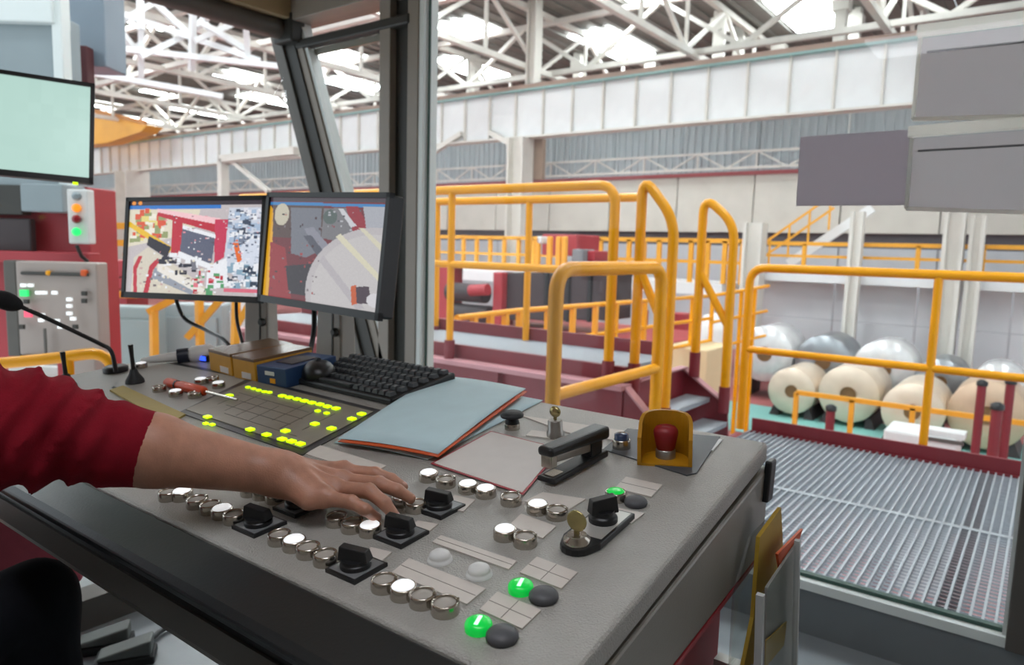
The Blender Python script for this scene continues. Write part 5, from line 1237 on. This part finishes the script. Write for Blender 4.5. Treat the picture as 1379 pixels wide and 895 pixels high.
fence('low_fence', 'low orange pit fence just beyond the platform edge', (fl0[0], 9.3, ZF), (2.5, 9.3, ZF), .95, 8, m=m_or, r=.022)
fence('low_fence', 'short orange pit fence running away from the platform edge', (fl0[0], 7.2, ZF), (fl0[0], 9.3, ZF), .95, 4, m=m_or, r=.022)
fence('tall_fence', 'yellow post fence standing before the coil row', (on(1075, 500, 1, 13.6)[0], 13.6, ZF), (4.0, 13.6, ZF), 1.1, 9, m=m_yel2, r=.04, mids=())
wm0 = on(1190, 577, 1, 8.6); wm1 = on(1290, 590, 1, 8.6)
wm = root('machine_cover', (wm0[0], 8.6, ZF), 'white machine cover with a dark grip below the platform rail', 'machine')
obj('cover_body', MB().box((wm0[0], 8.6, ZF), (wm1[0], 9.15, wm0[2])), m_white, wm, bevel=.03)
obj('grip', MB().box((wm0[0] + .38, 8.62, wm0[2]), (wm0[0] + .75, 8.85, wm0[2] + .06)), m_white, wm)
obj('grip_dark_strip', MB().box((wm0[0] + .38, 8.585, wm0[2] - .05), (wm0[0] + .75, 8.6, wm0[2] - .01)), m_frame, wm)  # dark strip across the cover front, under the grip

# ------------------------------------------------------------------ pit rails and machinery beyond the walkway
zq = on(700, 452, 1, 8.0)[2]
def rail_px(label, pts, h, r=.03, group='pit guard rails', posts=True, drop=1.0):
    q = [atd(x, y_, d) for x, y_, d in pts]; R = root('pit_rail', q[0], label, 'guard rail', group)
    obj('top_rail', MB().tube(q, r, 10), m_yel, R); obj('mid_rail', MB().tube([p - V3((0, 0, h * .5)) for p in q], r * .9, 10), m_yel, R)
    if drop: obj('toe_rail', MB().tube([p - V3((0, 0, h)) for p in q], r * .9, 10), m_yel, R)
    for a_, b_ in zip(q, q[1:]):
        for t in (0, .25, .5, .75): p = a_ * (1 - t) + b_ * t; obj('post', MB().beam(p, Z3(p, ZF), r * 1.9, r * 1.9), m_yel, R)
rail_px('yellow pit rail running from the walkway towards the beige block', [(612, 482, 6.6), (690, 422 + 47, 7.6), (800, 450, 9.6), (955, 432, 12.5)][:0] or [(615, 428, 6.6), (700, 418, 7.6), (830, 408, 9.4), (960, 398, 12.0)], .75)
rail_px('yellow pit rail round the deep pit next to the stair rails', [(960, 398, 12.0), (1035, 385, 13.0)], .9)
bk0 = on(893, 465, 1, 10.5); bk1 = on(950, 520, 1, 10.5)
tag(obj('concrete_block', MB().box((bk0[0], 10.5, ZF), (bk1[0], 11.6, bk0[2])), mat('block_beige', '#d8c49c', .8, 0, .06, 2), bevel=.02), 'beige concrete block under the pit rail beside the steps', 'block')
# red mill stand
ms = root('mill_stand', Z3(on(700, 400, 1, 13), ZF), 'red rolling mill stand with dark rolls behind the walkway', 'machine')
def mbox(n, x0, y0, x1, y1, Y, dp, m):
    a_, b_ = on(x0, y0, 1, Y), on(x1, y1, 1, Y); return obj(n, MB().box((min(a_[0], b_[0]), Y, min(a_[2], b_[2])), (max(a_[0], b_[0]), Y + dp, max(a_[2], b_[2]))), m, ms, bevel=.03)
mbox('lower_frame', 560, 425, 900, 470, 13.0, 2.5, m_red2)
mbox('side_frame', 664, 366, 674, 440, 12.8, .5, m_red2); mbox('side_frame', 590, 355, 604, 440, 12.8, .5, m_red2)
for i in range(5): mbox('housing_panel', 678 + i * 29, 367, 703 + i * 29, 432, 13.0, 1.0, m_dark)
for i in range(5): mbox('panel_rib', 704 + i * 29, 366, 707 + i * 29, 434, 12.95, .2, m_black)
mbox('head_block', 730, 315, 776, 345, 13.4, 1.0, m_red2); mbox('head_block', 784, 337, 800, 352, 13.2, .6, m_red2)
for i, (x_, y_) in enumerate(((606, 392), (612, 420))):
    p0_ = on(x_, y_, 1, 12.9); obj('roll', MB().cone(p0_, p0_ + V3((1.1, 0, 0)), .22, .22, 20), m_dark, ms)
p0_ = on(634, 391, 1, 12.6); obj('red_cylinder', MB().cone(p0_, p0_ + V3((.5, 0, .05)), .13, .13, 16), m_red2, ms)
mbox('lamp_cabinet', 568, 362, 584, 400, 12.7, .3, m_white)
mbox('drive_motor', 770, 335, 784, 365, 13.0, .5, mat('motor_grey', '#7c7f82', .5)); mbox('gauge_box', 722, 318, 729, 328, 12.9, .3, m_white)
mbox('upper_deck', 560, 358, 790, 366, 13.0, 1.5, m_wallwhite)
for i, x_ in enumerate((720, 736, 748, 756)): mbox('ladder_rail', x_, 318, x_ + 5, 358, 12.9, .1, m_yel2)
# small machines near the pit
pm = root('hydraulic_unit', Z3(on(880, 440, 1, 16.4), ZF), 'small red hydraulic unit with yellow tank inside the pit rail', 'machine')
a_ = on(880, 420, 1, 16.4); obj('tank', MB().box((a_[0] - 1.0, 16.4, ZF), (a_[0] + .2, 17.4, a_[2] - .8)), m_yel, pm, bevel=.05); obj('pump', MB().cone((a_[0] + .6, 16.7, ZF), (a_[0] + .6, 16.7, a_[2]), .35, .3, 18), m_red2, pm); obj('pump', MB().cone((a_[0] - .5, 16.7, a_[2] - .8), (a_[0] - .5, 16.7, a_[2]), .2, .2, 18), m_red2, pm)
wc = atd(962, 440, 14.5); r = root('white_tarpaulin_roll', Z3(wc, ZF), 'upright white wrapped roll at the corner of the pit rail', 'roll'); obj('wrap', MB().lathe(Z3(wc, ZF), (0, 0, 1), [(.28, 0), (.34, .3), (.34, 2.0), (.22, 2.35), (.05, 2.4)], 20), m_white, r)
obj('strap', MB().cone(Z3(wc, ZF + 1.2), Z3(wc, ZF + 1.26), .345, .345, 20), m_steel, r)

# ------------------------------------------------------------------ machine outside the windshield
mc = root('winding_machine', Z3(atd(60, 330, 4.6), ZF), 'red machine frame with grey housings outside the windshield', 'machine')
def dbox(n, x0, y0, x1, y1, d, dp, m, par=None, bev=.01):
    a_, b_, c_ = atd(x0, y0, d), atd(x1, y0, d), atd(x0, y1, d); u = b_ - a_; u[2] = 0; h_ = a_[2] - c_[2]; w_ = np.linalg.norm(u); u /= w_; back = np.cross(V3((0, 0, 1)), u)
    if np.dot(back, a_ - EYE) < 0: back = -back
    p = a_.copy(); return obj(n, MB().obox(p + u * w_ / 2 - V3((0, 0, h_ / 2)) + back * dp / 2, u * w_ / 2, back * dp / 2, V3((0, 0, h_ / 2))), m, par or mc, bevel=bev)
m_hous = mat('housing_grey', '#8d999d', .45, .1, .08, 3); m_hous2 = mat('housing_blue_grey', '#7f8d99', .4, .1, .08, 3)
dbox('red_body', -120, 245, 118, 560, 4.86, .35, m_red2)
dbox('grey_housing', -120, 12, 76, 250, 4.6, .25, m_hous)
dbox('housing_edge', 66, -20, 80, 250, 4.55, .1, m_bright)
dbox('housing_top', -120, -60, 66, 22, 4.5, .2, m_bright)
dbox('upper_duct', 78, -60, 137, 84, 5.3, .3, m_hous2)
dbox('maroon_bracket', 84, 60, 116, 110, 5.25, .1, mat('maroon_dark', '#4a1c22', .6))
dbox('dark_recess', -120, 245, 28, 285, 4.70, .1, m_frame_d); dbox('dark_recess', -120, 290, 40, 335, 4.75, .06, m_dark)
dbox('junction_box', 26, 246, 84, 284, 4.55, .25, m_hous)
dbox('frame_ledge', -120, 334, 118, 350, 4.7, .15, m_red2)
pb_ = root('push_button_station', atd(104, 328, 4.4), 'white hanging button station with orange, red and green lamps', 'control box')
dbox('box', 89, 254, 117, 328, 4.4, .08, m_white, pb_)
for y_, m_ in ((264, m_hous), (280, mat('lamp_orange', '#f08a1e', .3, emit=.6)), (295, mat('lamp_darkred', '#8a1d2a', .3)), (312, mat('lamp_green', '#27d36a', .3, emit=.8))):
    c = atd(103, y_, 4.4); n_ = (EYE - c) / np.linalg.norm(EYE - c); obj('lamp', MB().lathe(c - n_ * .01, n_, [(.026, 0), (.026, .02), (.015, .035)], 18), m_, pb_)
obj('station_cable', MB().tube([atd(103, 330, 4.42), atd(110, 345, 4.45), atd(118, 352, 4.5)], .012, 8), m_black, pb_)
cp = root('machine_control_panel', Z3(atd(65, 480, 4.3), ZF), 'grey machine control cabinet with many lit buttons outside the windshield', 'control panel')
m_cab = mat('cabinet_taupe', '#a39790', .45, .1, .08, 4)
dbox('cabinet', 20, 351, 130, 480, 4.3, .12, m_cab, cp); dbox('cabinet_side', 3, 350, 21, 482, 4.31, .1, m_frame, cp); dbox('cabinet_foot', 24, 480, 128, 900, 4.32, .1, m_cab, cp)
dbox('display_strip', 26, 365, 118, 370, 4.285, .02, m_frame_d, cp); dbox('maker_badge', 60, 364, 67, 371, 4.28, .02, m_yel, cp); dbox('orange_knob', 107, 363, 116, 372, 4.28, .03, m_orange, cp)
for (x_, y_) in ((30, 384), (40, 384), (50, 394), (58, 394), (72, 394), (92, 403), (92, 412), (92, 422), (55, 424), (54, 431), (75, 432), (97, 429), (80, 440)):
    dbox('lit_button', x_ - 3, y_ - 2.2, x_ + 3, y_ + 2.2, 4.285, .02, m_cap_on, cp, 0)
dbox('lit_button', 26, 390, 36, 399, 4.285, .02, mat('lamp_green', '#27d36a', .3), cp, 0); dbox('lit_button', 32, 418, 41, 427, 4.285, .02, mat('lamp_pinkred', '#e2506a', .3, emit=.7), cp, 0)
for (x_, y_) in ((34, 406), (112, 395), (112, 405), (100, 440), (28, 440)): dbox('dark_button', x_ - 3, y_ - 3, x_ + 3, y_ + 3, 4.285, .02, m_frame_d, cp, 0)
dbox('door_seam', 58, 442, 61, 478, 4.292, .01, m_frame, cp, 0)
# rails outside the windshield
rail('windshield_handrail', 'yellow tube rail low outside the windshield below the microphone', [[atd(-60, 494, 3.45), atd(60, 484, 3.5), atd(150, 472, 3.56), atd(160, 560, 3.6)], [atd(92, 482, 3.52), Z3(atd(92, 482, 3.52), -.5)]], r=.028)
R = root('stand_fence', Z3(atd(150, 400, 7), ZF), 'yellow fence beside the control cabinet behind the machine view monitor', 'fence')
for pa, pb_2 in (((118, 304), (180, 304)), ((147, 304), (147, 342)), ((130, 327), (180, 327)), ((118, 342), (134, 304)), ((170, 345), (180, 325)), ((128, 395), (188, 397)), ((128, 345), (130, 470)), ((137, 440), (137, 475)), ((200, 420), (236, 402)), ((207, 418), (208, 480)), ((268, 400), (270, 480)), ((252, 455), (300, 400)), ((318, 405), (316, 480)), ((340, 402), (318, 440))):
    obj('fence_bar', MB().beam(atd(*pa, 6.2), atd(*pb_2, 6.2), .055, .055), m_yel2, R)
for x_ in (208, 270, 316, 137): obj('post', MB().beam(atd(x_, 475, 6.2), Z3(atd(x_, 475, 6.2), ZF), .055, .055), m_yel2, R)
def lone(name, label, cat, x0, y0, x1, y1, d, dp, m):
    global mc
    o = root(name, Z3(atd((x0 + x1) / 2, y1, d), ZF), label, cat); dbox('cabinet_body', x0, y0, x1, y1, d, dp, m, o, .02)
    dbox('door_panel', x0 + (x1 - x0) * .1, y0 + (y1 - y0) * .12, x1 - (x1 - x0) * .1, y1, d - .02, .03, m, o, .005); return o
m_cab2 = mat('cabinet_greygreen', '#8b9796', .5, 0, .08, 2)
lone('switch_cabinet', 'grey-green switch cabinet low beside the control cabinet', 'cabinet', 142, 412, 208, 560, 7.2, .25, m_cab2)
lone('switch_cabinet', 'grey-green switch cabinet behind the sagging monitor cable', 'cabinet', 212, 408, 300, 560, 7.6, .25, mat('cabinet_grey', '#99a2a3', .5, 0, .08, 2))
lone('switch_cabinet', 'pale switch cabinet glimpsed between the monitor stands', 'cabinet', 302, 400, 330, 560, 7.8, .25, m_wallwhite)
rb = root('red_conveyor', Z3(atd(150, 370, 8), ZF), 'red conveyor frame behind the control cabinet', 'conveyor')
dbox('upper_frame', 136, 350, 190, 372, 8, 1.0, m_red2, rb); dbox('belt_side', 130, 372, 190, 392, 8.2, 1.0, m_dark, rb); obj('strut', MB().beam(atd(138, 392, 7.9), atd(186, 372, 7.9), .1, .1), m_red2, rb)
dbox('conveyor_foot', 150, 392, 170, 700, 8.3, .5, m_red2, rb)
rp = root('red_rail_stand', Z3(atd(60, 520, 3.9), ZF), 'red and white striped stand below the windshield rail', 'stand'); dbox('panel', 10, 492, 84, 620, 3.9, .05, m_white, rp); dbox('red_leg', 76, 488, 86, 640, 3.88, .06, m_red2, rp); dbox('red_foot', 0, 512, 84, 520, 3.87, .06, m_red2, rp)
